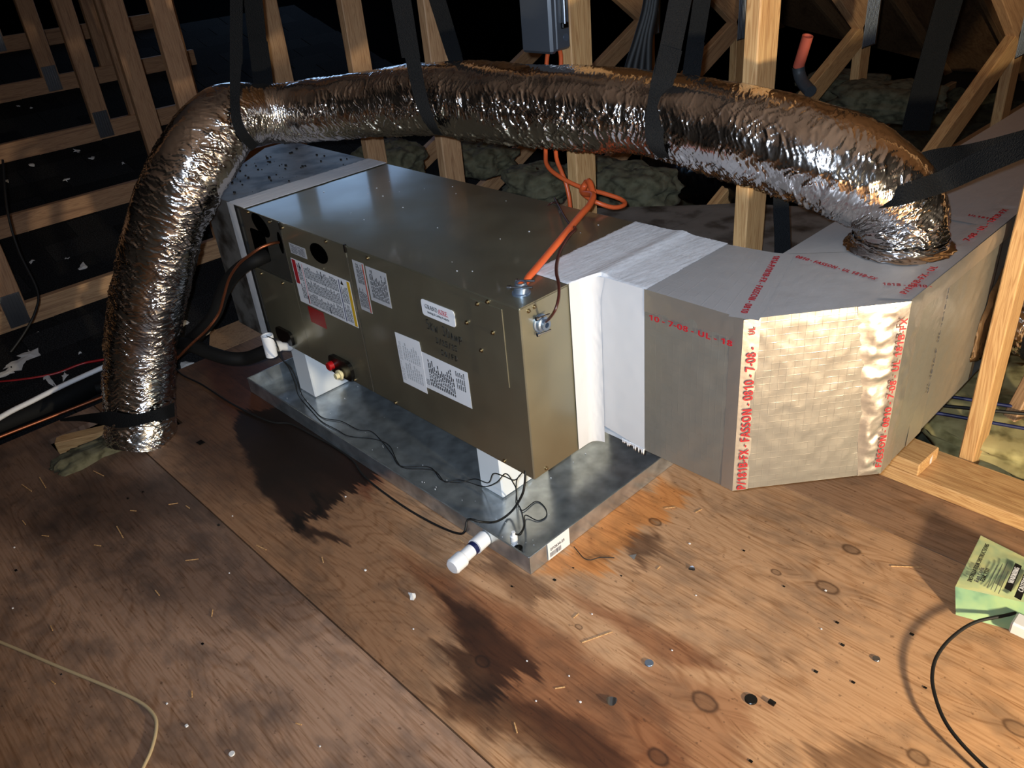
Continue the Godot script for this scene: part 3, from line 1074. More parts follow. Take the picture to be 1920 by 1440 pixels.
	L.call("0810 - FASSON - UL 181B-FX", pt(1565, 503, 1, y1) + Vector3(0, 0.0025, 0), (fl(1640, 522, y1) - fl(1485, 478, y1)).normalized(), yy, 0.0125, 0.19)
	L.call("181B - 0810 -", fl(1700, 538, y1) + Vector3(0, 0.004, 0), (fl(1770, 536, y1) - fl(1660, 530, y1)).normalized(), yy, 0.012, 0.09)
	L.call("P/181B-FX - UL", Vector3(0.583, y1 + 0.0075, -0.56), Vector3(-0.02, 0, -1).normalized(), yy, 0.013, 0.16)
	L.call("7-08 - UL - 181B-FX", Vector3(0.578, y1 + 0.0075, -0.93), Vector3(0, 0, -1), yy, 0.013, 0.24)
	L.call("UL181B", fl(1838, 411, y1) + Vector3(0, 0.0055, 0), Vector3.RIGHT, yy, 0.011, 0.055)
	lettering(t, "printed_lettering", "UL 181A-P  UL 181B-FX", Vector3(0.6105, 0.50, -0.66), yy, Vector3.RIGHT, 0.006, M.grey_ink, 0.26)
	# sealed collar between the unit and the plenum
	var k := thing("duct_collar", "duct collar brushed white with sealant, joining the air handler to the foil plenum", "collar", Vector3(0.08, 0.25, -0.3))
	board(k, "collar_face", Vector3(0.018, y0 + 0.02, -0.2205), Vector3(0.155, y0, -0.2205), Vector3(0.155, y1 + 0.001, -0.2205), Vector3(0.018, y1 + 0.001, -0.2205), M.sealant, 0.0010, 51, 0.0, 0.008)
	# rounded inside corner against the end of the cabinet
	var pos := PackedVector3Array()
	var uv := PackedVector2Array()
	var n := noise(9.0, 3, 9)
	for i in 41:
		for j in 13:
			var y := lerpf(y0 - 0.03, y1 + 0.001, i / 40.0)
			var a := PI / 2 * j / 12.0
			var top := smoothstep(0.85, 1.0, i / 40.0) * 0.012
			var r := 0.03 + top
			var p := Vector3(0.003 + r * (1 - sin(a)), y, -0.2185 + r * (1 - cos(a)))
			p += Vector3(1, 0, 1) * 0.0012 * n.get_noise_2d(y * 3, j * 0.1)
			pos.append(p)
			uv.append(Vector2(y, j * 0.01))
	part(k, "sealant_fillet", surface(40, 12, pos, uv, false, true), M.sealant)
	board(k, "sealant_flange", Vector3(0.003, 0.2233, -0.155), Vector3(0.003, 0.2233, -0.215), Vector3(0.003, y1, -0.215), Vector3(0.003, y1, -0.150), M.sealant, 0.0012, 52, 0.0, 0.006)
	# brushed band on top, from the cabinet across the collar
	var band := PackedVector3Array()
	var buv := PackedVector2Array()
	var nb := noise(1.0, 3, 19)
	for i in 61:
		for j in 61:
			var z := lerpf(-0.5335, -0.148, i / 60.0)
			var e := float(j) / 60
			var wob := 0.004 * nb.get_noise_1d(z * 160)
			var x := lerpf(-0.118 + wob, 0.158 + wob * 0.5, e)
			var zz := z
			if x > 0.002:
				zz = lerpf(-0.5335, lerpf(-0.148, -0.2205, clampf((x - 0.0) / 0.03, 0, 1)), i / 60.0)
			var h := 0.0018 + 0.0010 * nb.get_noise_2d(x * 160, z * 9) + 0.006 * exp(-pow((x - 0.03) / 0.02, 2))
			if j == 0 or i == 60:
				h = 0.0
			band.append(Vector3(x, 0.6705 + h, zz))
			buv.append(Vector2(z, x))
	part(k, "brushed_sealant", surface(60, 60, band, buv), M.mastic)
	board(k, "collar_back", Vector3(0.155, y0, -0.53), Vector3(0.003, y0, -0.53), Vector3(0.003, y1, -0.53), Vector3(0.155, y1, -0.53), M.mastic, 0.0, 53, 0.0, 0.05)
	board(k, "collar_bottom", Vector3(0.003, y0, -0.53), Vector3(0.155, y0, -0.53), Vector3(0.155, y0, -0.2205), Vector3(0.003, y0, -0.2205), M.mastic, 0.0, 54, 0.0, 0.05)
	# drips of sealant along the lower edge
	var st := mb()
	for i in 14:
		var x := 0.09 + i * 0.0048
		var len := rng.randf_range(0.004, 0.022)
		lathe(st, Vector3(x, y0 + 0.004, -0.2195), Vector3.DOWN, [[0, 0.0028], [len * 0.6, 0.0018], [len, 0.0]], 6)
	part(k, "sealant_drips", done(st), M.mastic)


func build_return() -> void:
	var t := thing("return_plenum", "dusty foil return plenum with a white sealant band, left of the air handler", "duct", Vector3(-1.45, 0.22, -0.27))
	var y0 := 0.2
	var y1 := 0.6705
	var xl := -1.80
	board(t, "duct_board", Vector3(-1.47, y0, -0.004), Vector3(-1.243, y0, -0.004), Vector3(-1.243, y1, -0.004), Vector3(-1.47, y1, -0.004), M.foil_old, 0.002, 61, 0.0)
	board(t, "duct_board", Vector3(xl, y0, -0.42), Vector3(-1.47, y0, -0.004), Vector3(-1.47, y1, -0.004), Vector3(xl, y1, -0.42), M.foil_old, 0.002, 62, 0.0)
	board(t, "duct_board", Vector3(xl, y1, -0.42), Vector3(-1.47, y1, -0.004), Vector3(-1.24, y1, -0.004), Vector3(-1.24, y1, -0.533), M.foil_old, 0.0012, 63, 0.0)
	board(t, "duct_board", Vector3(xl, y1, -0.533), Vector3(xl, y1, -0.42), Vector3(-1.24, y1 - 0.0003, -0.533), Vector3(-1.25, y1 - 0.0003, -0.5335), M.foil_old, 0.001, 64, 0.0)
	board(t, "duct_board", Vector3(-1.243, y0, -0.533), Vector3(xl, y0, -0.533), Vector3(xl, y1, -0.533), Vector3(-1.243, y1, -0.533), M.foil_old, 0.0, 65, 0.0, 0.05)
	board(t, "duct_board", Vector3(xl, y0, -0.533), Vector3(xl, y0, -0.42), Vector3(xl, y1, -0.42), Vector3(xl, y1, -0.533), M.foil_old, 0.0, 66, 0.0, 0.05)
	board(t, "duct_bottom", Vector3(xl, y0, -0.42), Vector3(-1.243, y0, -0.533), Vector3(-1.243, y0, -0.004), Vector3(-1.47, y0, -0.004), M.foil_old, 0.0, 67, 0.0, 0.05)
	var gr := mb()
	for i in 60:
		var gx := rng.randf_range(-1.75, -1.3)
		var gz := rng.randf_range(-0.5, -0.05)
		if gz > -0.42 + (gx + 1.8) * 1.26 - 0.02:
			continue
		var q := rng.randf_range(0.001, 0.0045)
		box(gr, Vector3(gx, 0.6705, gz), Vector3(gx + q * 2, 0.6712 + q, gz + q * 1.4), 0.0004)
	var gp := part(t, "dirt_grit", done(gr), M.cabinet_gap)
	gp.set_meta("kind", "stuff")
	# white brushed band over the joint
	var band := PackedVector3Array()
	var buv := PackedVector2Array()
	var nb := noise(1.0, 3, 29)
	for i in 61:
		for j in 31:
			var z := lerpf(-0.5345, 0.004, i / 60.0)
			var wob := 0.006 * nb.get_noise_1d(z * 90 + 40)
			var x := lerpf(-1.285 + wob, -1.178 + wob * 0.4, j / 30.0)
			var h := 0.0022 + 0.0012 * nb.get_noise_2d(x * 160, z * 8)
			if j == 0 or j == 30:
				h = 0.0008
			band.append(Vector3(x, 0.6712 + h, z))
			buv.append(Vector2(z, x))
	part(t, "brushed_sealant", surface(60, 30, band, buv), M.mastic)
	board(t, "brushed_sealant", Vector3(-1.29, 0.215, 0.004), Vector3(-1.243, 0.215, 0.004), Vector3(-1.243, 0.674, 0.004), Vector3(-1.288, 0.674, 0.004), M.sealant, 0.002, 68, 0.0, 0.008)


# ------------------------------------------------------------------ the air handler
func screw(parent: Node3D, at: Vector3, out: Vector3) -> void:
	var st := mb()
	lathe(st, at, out, [[-0.001, 0.0056], [0.0008, 0.0054], [0.0009, 0.0036], [0.0040, 0.0034], [0.0046, 0.0027], [0.0046, 0.0]], 12)
	part(parent, "screw", done(st), M.brass)


func oval(a: Vector3, rx: float, ry: float, out: Vector3, along: Vector3, t: float) -> ArrayMesh:
	var y := out.cross(along).normalized()
	var p := []
	for k in 28:
		var w := TAU * k / 28
		p.append(a + along * cos(w) * rx + y * sin(w) * ry)
	return plate(p, out, t)


func round_rect(x0: float, x1: float, y0: float, y1: float, z: float, r: float) -> Array:
	var p := []
	for c in [[x1 - r, y1 - r, 0], [x0 + r, y1 - r, 1], [x0 + r, y0 + r, 2], [x1 - r, y0 + r, 3]]:
		for k in 4:
			var a: float = PI / 2 * (c[2] + k / 3.0)
			p.append(Vector3(c[0] + cos(a) * r, c[1] + sin(a) * r, z))
	return p


func print_lines(parent: Node3D, x0: float, x1: float, y0: float, y1: float, z: float, cols: int, rows: int, mtl: Material, sd: int, upright := false) -> void:
	# a block of small print, too small to read: short dashes as one part
	var g := RandomNumberGenerator.new()
	g.seed = sd
	var st := mb()
	st.set_smooth_group(-1)
	var w := (x1 - x0) / cols
	var h := (y1 - y0) / rows
	for c in cols:
		for r in rows:
			var u := 0.06
			while u < 0.92:
				var l := minf(g.randf_range(0.05, 0.26), 0.94 - u)
				if g.randf() < 0.9:
					if upright:
						pass
					var xa := x0 + (c + u) * w
					var xb := x0 + (c + u + l) * w
					var ya := y0 + (r + 0.26) * h
					var yb := y0 + (r + 0.74) * h
					quad(st, Vector3(xa, ya, z), Vector3(xb, ya, z), Vector3(xb, yb, z), Vector3(xa, yb, z))
				u += l + 0.035
			if g.randf() < 0.06:
				continue
	part(parent, "small_print", done(st), mtl)


func print_columns(parent: Node3D, x0: float, x1: float, y0: float, y1: float, z: float, cols: int, rows: int, mtl: Material, sd: int) -> void:
	# the same print running up the label
	var g := RandomNumberGenerator.new()
	g.seed = sd
	var st := mb()
	st.set_smooth_group(-1)
	var w := (x1 - x0) / cols
	var h := (y1 - y0) / rows
	for c in cols:
		for r in rows:
			var u := 0.04
			var stop := g.randf_range(0.6, 0.97)
			while u < stop:
				var l := minf(g.randf_range(0.05, 0.22), 0.97 - u)
				var xa := x0 + (c + 0.24) * w
				var xb := x0 + (c + 0.76) * w
				var ya := y0 + (r + u) * h
				var yb := y0 + (r + u + l) * h
				quad(st, Vector3(xa, ya, z), Vector3(xb, ya, z), Vector3(xb, yb, z), Vector3(xa, yb, z))
				u += l + 0.03
	part(parent, "small_print", done(st), mtl)


func flat(x0: float, x1: float, y0: float, y1: float, z: float, t := 0.0003) -> ArrayMesh:
	return plate([Vector3(x0, y0, z), Vector3(x1, y0, z), Vector3(x1, y1, z), Vector3(x0, y1, z)], Vector3(0, 0, 1), t)


const STROKES := {
	"5": [[[0.9, 1], [0.15, 1], [0.1, 0.58], [0.6, 0.6], [0.85, 0.35], [0.6, 0.03], [0.05, 0.05]]],
	"k": [[[0.1, 0.85], [0.08, 0]], [[0.75, 0.8], [0.1, 0.38], [0.8, 0]]],
	"w": [[[0.0, 0.65], [0.2, 0.0], [0.5, 0.5], [0.72, 0.0], [1.0, 0.7]]],
	"3": [[[0.1, 0.95], [0.8, 0.95], [0.4, 0.58], [0.85, 0.35], [0.6, 0.02], [0.05, 0.08]]],
	"0": [[[0.5, 1], [0.1, 0.6], [0.25, 0.05], [0.7, 0.05], [0.9, 0.6], [0.5, 1]]],
	"A": [[[0, 0], [0.4, 0.7], [0.75, 0]], [[0.15, 0.28], [0.65, 0.28]]],
	"m": [[[0, 0], [0.1, 0.55], [0.4, 0.1], [0.7, 0.55], [0.9, 0]]],
	"p": [[[0.1, -0.2], [0.1, 0.65], [0.75, 0.6], [0.8, 0.3], [0.15, 0.2]]],
	"/": [[[0.15, -0.1], [0.75, 1.05]]],
	"2": [[[0.1, 0.8], [0.5, 1], [0.8, 0.7], [0.05, 0.02], [0.9, 0.05]]],
	"1": [[[0.5, 1.0], [0.45, 0.0]]],
	"S": [[[0.85, 0.9], [0.3, 1], [0.15, 0.65], [0.75, 0.4], [0.7, 0.05], [0.05, 0.08]]],
	"Q": [[[0.5, 0.95], [0.1, 0.6], [0.3, 0.05], [0.75, 0.1], [0.85, 0.7], [0.5, 0.95]], [[0.6, 0.3], [0.95, 0.0]]],
	"F": [[[0.15, 0], [0.15, 0.95], [0.85, 0.95]], [[0.15, 0.5], [0.7, 0.5]]],
	"D": [[[0.1, 0], [0.15, 1], [0.8, 0.75], [0.75, 0.2], [0.05, 0.02]]],
}


func handwriting(parent: Node3D, text: String, x: float, y: float, w: float, h: float, z: float, drop := 0.0) -> void:
	var st := mb()
	var i := 0
	for ch in text:
		if STROKES.has(ch):
			for s in STROKES[ch]:
				var p := PackedVector3Array()
				for q in s:
					p.append(Vector3(x + (i + q[0] * 0.78) * w, y + q[1] * h - drop * i, z))
				tube(st, p, 0.0010, 6)
		i += 1
	part(parent, "handwriting", done(st), M.black_ink)


func build_unit() -> void:
	var y0 := 0.2192
	var y1 := 0.6697
	var L := -1.2404
	var W := -0.533
	var t := thing("air_handler", "taupe sheet metal air handler lying horizontally on white foam blocks over the pan", "air handler", Vector3(-0.62, y0, -0.2665))
	part(t, "inner_case", bx(Vector3(L + 0.006, y0 + 0.004, W + 0.004), Vector3(-0.006, y1 - 0.004, -0.012), 0.001), M.cabinet_gap)
	part(t, "top_panel", bx(Vector3(L, y1 - 0.0025, W), Vector3(0.0004, y1, 0.0012), 0.001), M.cabinet)
	part(t, "end_panel", bx(Vector3(-0.02, y0, W), Vector3(0, y1 - 0.0026, -0.0005), 0.002), M.cabinet)
	part(t, "back_panel", bx(Vector3(L, y0, W), Vector3(0, y1 - 0.02, W + 0.01), 0.002), M.cabinet)
	part(t, "bottom_panel", bx(Vector3(L, y0, W), Vector3(-0.02, y0 + 0.01, -0.014), 0.002), M.cabinet)
	part(t, "end_frame", bx(Vector3(L - 0.004, y0, -0.5), Vector3(L + 0.014, y1 - 0.004, 0.0035), 0.002), M.cabinet_gap)
	var ys := 0.474
	var xs := -0.983
	part(t, "blower_panel", bx(Vector3(-0.6445, y0, -0.014), Vector3(-0.001, y1 - 0.003, 0.0), 0.0018), M.cabinet)
	var st := mb()
	box(st, Vector3(xs + 0.002, y0, -0.014), Vector3(-0.648, y1 - 0.003, 0.0), 0.0018)
	box(st, Vector3(L + 0.016, y0, -0.0141), Vector3(xs + 0.004, ys - 0.002, -0.0001), 0.0018)
	part(t, "coil_panel", done(st), M.cabinet)
	part(t, "connection_plate", bx(Vector3(L + 0.016, ys + 0.002, -0.014), Vector3(xs - 0.001, y1 - 0.003, -0.0015), 0.0015), M.shiny_plate)
	# bent lips that catch light along the seams
	part(t, "seam_lip", bx(Vector3(-0.6475, y0 + 0.004, -0.002), Vector3(-0.6455, y1 - 0.035, 0.0012), 0.0004), M.shiny_plate)
	part(t, "seam_lip", bx(Vector3(xs - 0.0005, ys, -0.002), Vector3(xs + 0.0015, y1 - 0.03, 0.0012), 0.0004), M.shiny_plate)
	part(t, "seam_lip", bx(Vector3(L + 0.018, ys - 0.001, -0.002), Vector3(xs, ys + 0.0008, 0.001), 0.0004), M.shiny_plate)
	# openings
	var Z := Vector3(0, 0, 1)
	var X := Vector3.RIGHT
	part(t, "knockout_hole", oval(Vector3(-1.105, 0.632, -0.002), 0.05, 0.03, Z, Vector3(0.9, -0.42, 0).normalized(), 0.0012), M.hole)
	part(t, "knockout_hole", oval(Vector3(-0.79, 0.614, -0.0005), 0.044, 0.029, Z, X, 0.0012), M.hole)
	part(t, "pipe_opening", plate(round_rect(-1.185, -1.095, 0.515, 0.61, -0.002, 0.012), Z, 0.0012), M.hole)
	part(t, "pipe_opening", oval(Vector3(-1.005, 0.598, -0.002), 0.012, 0.034, Z, X, 0.0012), M.hole)
	part(t, "drain_port", plate(round_rect(-1.165, -1.07, 0.232, 0.282, 0.0, 0.016), Z, 0.010), M.black_plastic)
	part(t, "drain_port", plate(round_rect(-0.852, -0.735, 0.2235, 0.285, 0.0, 0.02), Z, 0.012), M.black_plastic)
	var st2 := mb()
	lathe(st2, Vector3(-0.835, 0.251, 0.010), Z, [[0, 0.014], [0.016, 0.0135], [0.018, 0.011], [0.018, 0.0]], 18)
	part(t, "red_plug", done(st2), M.red_plastic)
	var st3 := mb()
	lathe(st3, Vector3(-0.79, 0.236, 0.010), Z, [[0, 0.011], [0.006, 0.011], [0.0065, 0.016], [0.013, 0.016], [0.0135, 0.009], [0.024, 0.009], [0.024, 0.0]], 18)
	part(t, "drain_plug", done(st3), M.cream)
	# knockout cover with its screws, bottom right of the front
	part(t, "cover_plate", bx(Vector3(-0.158, 0.455, -0.001), Vector3(-0.055, 0.652, 0.0016), 0.0012), M.cabinet)
	for q in [[895, 570], [914, 566], [875, 605], [924, 624], [902.5, 657]]:
		screw(t, pt(q[0], q[1], 2, 0.0016), Z)
	for q in [[689, 484], [742, 755], [946, 864], [611, 453], [530, 427], [465, 398], [505, 416], [490, 513], [530, 531], [666, 712]]:
		screw(t, pt(q[0], q[1], 2, 0.0), Z)
	for q in [[1002, 575], [991, 583], [1024, 878]]:
		screw(t, pt(q[0], q[1], 0, 0.0), X)
	# seam catches
	for q in [[648, 462], [526, 420]]:
		var p := pt(q[0], q[1], 2, 0.0)
		part(t, "catch", bx(p + Vector3(-0.004, -0.016, -0.002), p + Vector3(0.003, 0.006, 0.006), 0.001), M.black_plastic)
	# stickers
	var z := 0.0004
	var s1 := part(t, "rating_label", flat(-0.95, -0.862, 0.580, 0.612, z), M.paper_grey)
	print_lines(s1, -0.945, -0.868, 0.583, 0.609, z + 0.0006, 2, 6, M.grey_ink, 1)
	var s2 := part(t, "instruction_label", flat(-0.9605, -0.6585, 0.4235, 0.563, z), M.paper)
	s2.set_meta("label", "large white instruction sticker with red and yellow ends")
	part(s2, "red_bar", flat(-0.957, -0.937, 0.485, 0.560, z + 0.0003), M.red_ink)
	var yel := mat(Color(0.78, 0.62, 0.10), 0.6)
	part(s2, "yellow_bar", flat(-0.674, -0.661, 0.426, 0.560, z + 0.0003), yel)
	var blu := mat(Color(0.10, 0.08, 0.30), 0.6)
	part(s2, "blue_bar", flat(-0.716, -0.7125, 0.428, 0.556, z + 0.0003), blu)
	part(s2, "black_bar", flat(-0.921, -0.9165, 0.535, 0.556, z + 0.0003), M.black_ink)
	part(s2, "black_bar", flat(-0.909, -0.9045, 0.43, 0.455, z + 0.0003), M.black_ink)
	part(s2, "black_bar", flat(-0.806, -0.802, 0.535, 0.556, z + 0.0003), M.black_ink)
	part(s2, "black_bar", flat(-0.794, -0.79, 0.43, 0.45, z + 0.0003), M.black_ink)
	part(s2, "red_bar", flat(-0.905, -0.9035, 0.43, 0.556, z + 0.0003), M.red_ink)
	print_columns(s2, -0.898, -0.722, 0.43, 0.556, z + 0.0006, 22, 3, M.grey_ink, 3)
	print_columns(s2, -0.709, -0.678, 0.43, 0.545, z + 0.0006, 5, 2, M.grey_ink, 4)
	print_columns(s2, -0.934, -0.91, 0.44, 0.556, z + 0.0006, 3, 2, M.grey_ink, 5)
	part(s2, "warning_triangle", plate([Vector3(-0.707, 0.544, z + 0.0003), Vector3(-0.692, 0.544, z + 0.0003), Vector3(-0.6995, 0.557, z + 0.0003)], Z, 0.0004), M.black_ink)
	var rs := mat(Color(0.55, 0.03, 0.04), 0.35)
	var s3 := part(t, "red_tag", flat(-0.925, -0.84, 0.365, 0.418, z), rs)
	s3.set_meta("label", "small red sticker under the big white label")
	var s4 := part(t, "notice_label", flat(-0.624, -0.573, 0.492, 0.635, z), M.paper_grey)
	part(s4, "orange_bar", flat(-0.581, -0.5765, 0.494, 0.632, z + 0.0003), mat(Color(0.62, 0.24, 0.13), 0.6))
	print_columns(s4, -0.612, -0.583, 0.57, 0.63, z + 0.0006, 7, 1, M.black_ink, 6)
	print_columns(s4, -0.62, -0.583, 0.50, 0.56, z + 0.0006, 8, 1, M.black_ink, 7)
	var s5 := part(t, "notice_label", flat(-0.566, -0.477, 0.5345, 0.6315, z), M.paper_grey)
	print_columns(s5, -0.555, -0.482, 0.542, 0.627, z + 0.0006, 13, 1, M.black_ink, 8)
	# maker's badge
	var bd := part(t, "badge", plate(round_rect(-0.345, -0.222, 0.557, 0.6, z, 0.008), Z, 0.0012), M.pvc)
	lettering(bd, "badge_lettering", "GRAND", Vector3(-0.308, 0.5835, z + 0.0014), X, Z, 0.0105, M.black_ink, 0.046, false, true)
	lettering(bd, "badge_lettering", "AIRE", Vector3(-0.265, 0.5835, z + 0.0014), X, Z, 0.0105, M.red_ink, 0.034, false, true)
	lettering(bd, "badge_lettering", "Heating & Cooling Products", Vector3(-0.284, 0.5695, z + 0.0014), X, Z, 0.0055, M.black_ink, 0.08, false)
	part(bd, "badge_rule", flat(-0.282, -0.245, 0.5765, 0.5772, z + 0.0014), M.red_ink)
	# written by hand with a marker
	handwriting(t, "5kw 30Amp", -0.338, 0.520, 0.0150, 0.026, 0.0004, 0.0002)
	handwriting(t, "3/25/25", -0.309, 0.490, 0.0118, 0.015, 0.0004)
	handwriting(t, "SQ/FD", -0.295, 0.461, 0.0130, 0.015, 0.0004)
	# two large data stickers, the left one over the right one
	var p0 := pt(800, 725, 2, 0)
	var d2 := part(t, "data_label", plate([pt(786, 657, 2, z), pt(800, 726, 2, z), pt(885.5, 766.5, 2, z), pt(876.5, 699, 2, z)], Z, 0.0003), M.paper)
	var a := pt(800, 726, 2, 0)
	var b := pt(876.5, 699, 2, 0)
	print_columns(d2, a.x + 0.022, b.x - 0.055, a.y + 0.012, b.y - 0.012, z + 0.0006, 14, 1, M.black_ink, 11)
	print_columns(d2, b.x - 0.048, b.x - 0.012, a.y + 0.045, b.y - 0.008, z + 0.0006, 5, 3, M.black_ink, 12)
	print_lines(d2, a.x + 0.006, a.x + 0.02, a.y + 0.012, a.y + 0.03, z + 0.0006, 1, 4, M.black_ink, 13)
	var z2 := z + 0.001
	var d1 := part(t, "data_label", plate([pt(740, 622, 2, z2), pt(757, 716, 2, z2), pt(802, 738.5, 2, z2), pt(789.5, 656, 2, z2), pt(786, 641, 2, z2), pt(783, 639.5, 2, z2)], Z, 0.0003), M.pvc)
	var c := pt(757, 716, 2, 0)
	var d := pt(786, 641, 2, 0)
	print_columns(d1, c.x + 0.006, c.x + 0.02, c.y + 0.01, d.y - 0.02, z2 + 0.0006, 3, 2, M.paper_grey, 14)
	print_columns(d1, c.x + 0.025, d.x - 0.006, c.y + 0.02, d.y - 0.02, z2 + 0.0006, 8, 2, M.paper_grey, 15)
	var fk := mb()
	for i in 26:
		var fx := rng.randf_range(-1.15, -0.1)
		var fz := rng.randf_range(-0.5, -0.04)
		var q := rng.randf_range(0.0012, 0.003)
		box(fk, Vector3(fx, y1, fz), Vector3(fx + q * 1.6, y1 + q * 0.6, fz + q), 0.0003)
	part(t, "white_flecks", done(fk), M.pvc).set_meta("kind", "stuff")
	# foam blocks
	for q in [["under the near right corner of the air handler", -0.305, -0.213, -0.075], ["under the far left part of the cabinet, behind the drain tee", -1.2, -1.10, -0.04]]:
		var bl := thing("foam_block", "white foam support block " + q[0], "block", Vector3(q[1], 0.006, q[3]), "foam blocks under the unit")
		part(bl, "block", bx(Vector3(q[1], 0.006, q[3]), Vector3(q[2], y0 - 0.0005, q[3] - 0.18), 0.004), M.foam_block)
	var bb := thing("foam_block", "white foam support block under the rear of the air handler", "block", Vector3(-0.3, 0.006, -0.5), "foam blocks under the unit")
	part(bb, "block", bx(Vector3(-0.3, 0.006, -0.35), Vector3(-0.21, y0 - 0.0005, -0.52), 0.004), M.foam_block)


func build_pan() -> void:
	var t := thing("drain_pan", "shallow galvanized drain pan with a barcode sticker on its rim, beneath the air handler", "drain pan", Vector3(-0.65, 0.0, -0.27))
	var xa := -1.3355
	var xb := 0.0425
	var za := 0.0787
	var zb := -0.62
	var h := 0.055
	# the floor of the pan is slightly uneven
	var pos := PackedVector3Array()
	var uv := PackedVector2Array()
	var n := noise(1.0, 2, 83)
	for i in 61:
		for j in 31:
			var x := lerpf(xa, xb, i / 60.0)
			var z := lerpf(zb, za, j / 30.0)
			pos.append(Vector3(x, 0.0042 + 0.0012 * n.get_noise_2d(x * 3, z * 3), z))
			uv.append(Vector2(x, z))
	part(t, "pan_floor", surface(60, 30, pos, uv, false, true), M.galv)
	part(t, "pan_underside", bx(Vector3(xa, 0.001, zb), Vector3(xb, 0.0025, za), 0.0005), M.galv)
	for s in [[Vector3(xa, 0.001, za - 0.0012), Vector3(xb, h, za)], [Vector3(xb - 0.0012, 0.001, zb), Vector3(xb, h, za)], [Vector3(xa, 0.001, zb), Vector3(xa + 0.0012, h, za)], [Vector3(xa, 0.001, zb), Vector3(xb, h, zb + 0.0012)]]:
		part(t, "pan_rim", bx(s[0], s[1], 0.0004), M.galv)
	for s in [[Vector3(xa, h - 0.001, za - 0.003), Vector3(xb, h + 0.002, za + 0.0018)], [Vector3(xb - 0.003, h - 0.001, zb), Vector3(xb + 0.0018, h + 0.002, za)], [Vector3(xa - 0.0018, h - 0.001, zb), Vector3(xa + 0.003, h + 0.002, za)]]:
		part(t, "rim_hem", bx(s[0], s[1], 0.0012), M.galv)
	part(t, "corner_fold", bx(Vector3(xb - 0.045, 0.006, za - 0.004), Vector3(xb - 0.003, h - 0.003, za - 0.0022), 0.0004), M.galv)
	# barcode sticker
	var p := pt(1026, 1032, 0, xb)
	var q := pt(1066, 1000, 0, xb)
	var xo := xb + 0.0019
	var lab := part(t, "barcode_label", plate([Vector3(xo, 0.004, p.z), Vector3(xo, 0.004, q.z), Vector3(xo, h + 0.0022, q.z), Vector3(xo, h + 0.0022, p.z)], Vector3.RIGHT, 0.0004), M.paper)
	var st := mb()
	st.set_smooth_group(-1)
	var zz := p.z - 0.006
	while zz > p.z - 0.045:
		var w := rng.randf_range(0.0006, 0.0018)
		quad(st, Vector3(xo + 0.0008, 0.010, zz), Vector3(xo + 0.0008, 0.010, zz - w), Vector3(xo + 0.0008, 0.024, zz - w), Vector3(xo + 0.0008, 0.024, zz))
		zz -= w + rng.randf_range(0.0006, 0.0016)
	part(lab, "barcode", done(st), M.black_ink)
	lettering(lab, "label_lettering", "DP2634-25", Vector3(xo + 0.0006, 0.033, p.z - 0.034), Vector3(0, 0, -1), Vector3.RIGHT, 0.008, M.grey_ink, 0.05)
	# blob of sealant at the far rim
	var bp := pt(1247, 868, 0, xb)
	var sm := SphereMesh.new()
	sm.radius = 0.013
	sm.height = 0.018
	sm.radial_segments = 12
	sm.rings = 7
	part(t, "sealant_blob", sm, M.pvc, Vector3(xb, h + 0.002, bp.z))
	# loose grit and flakes in the pan
	var g := mb()
	for i in 46:
		var x := rng.randf_range(-1.25, 0.02)
		var z := rng.randf_range(-0.05, 0.065) if i % 3 else rng.randf_range(-0.4, -0.05)
		if (x > -0.32 and x < -0.2 and z < -0.06) or (x > -1.21 and x < -1.09 and z < -0.03):
			continue
		var s := rng.randf_range(0.0008, 0.0026)
		box(g, Vector3(x, 0.0052, z), Vector3(x + s * 1.5, 0.0052 + s * 0.7, z + s), 0.0004)
	var gr := part(t, "pan_grit", done(g), M.pvc)
	gr.set_meta("kind", "stuff")
	# overflow stub with its cap, lying in front of the pan
	var a := Vector3(-0.115, 0.030, 0.079)
	var b := fl(850, 1062, 0.030)
	var ax := (b - a).normalized()
	var len := a.distance_to(b)
	var t2 := thing("drain_stub", "short white pipe stub with a round cap sticking out of the pan onto the plywood", "pipe", a)
	part(t2, "pipe", turned(a, ax, [[-0.004, 0.0165], [len - 0.02, 0.0165]]), M.pvc)
	part(t2, "cap", turned(a + ax * (len - 0.034), ax, [[0, 0.0165], [0, 0.0205], [0.003, 0.0215], [0.034, 0.021], [0.039, 0.017], [0.04, 0.0]]), M.pvc)
	part(t2, "coupling", turned(a, ax, [[0.004, 0.0165], [0.004, 0.0205], [0.042, 0.0205], [0.042, 0.0165]]), M.pvc)
	part(t2, "blue_ring", turned(a, ax, [[0.043, 0.0164], [0.043, 0.0174], [0.056, 0.0174], [0.056, 0.0164]]), M.blue_primer)
	# float switch in the corner of the pan
	var f := fl(970, 1020, 0.005)
	f = Vector3(-0.045, 0.006, 0.045)
	var t3 := thing("float_switch", "small white float switch clipped inside the near corner of the drain pan", "switch", f)
	part(t3, "clip", bx(f + Vector3(-0.035, 0.0, 0.024), f + Vector3(0.02, 0.036, 0.0275), 0.0006), M.galv)
	part(t3, "stem", turned(f, Vector3.UP, [[0, 0.009], [0.016, 0.009], [0.017, 0.006], [0.026, 0.006], [0.027, 0.0095], [0.045, 0.0095], [0.048, 0.006], [0.058, 0.005], [0.058, 0]], 16), M.pvc)
	part(t3, "float", turned(f + Vector3(0.017, 0.004, 0.004), Vector3.UP, [[0, 0.0], [0, 0.011], [0.016, 0.011], [0.016, 0]], 14), M.black_plastic)


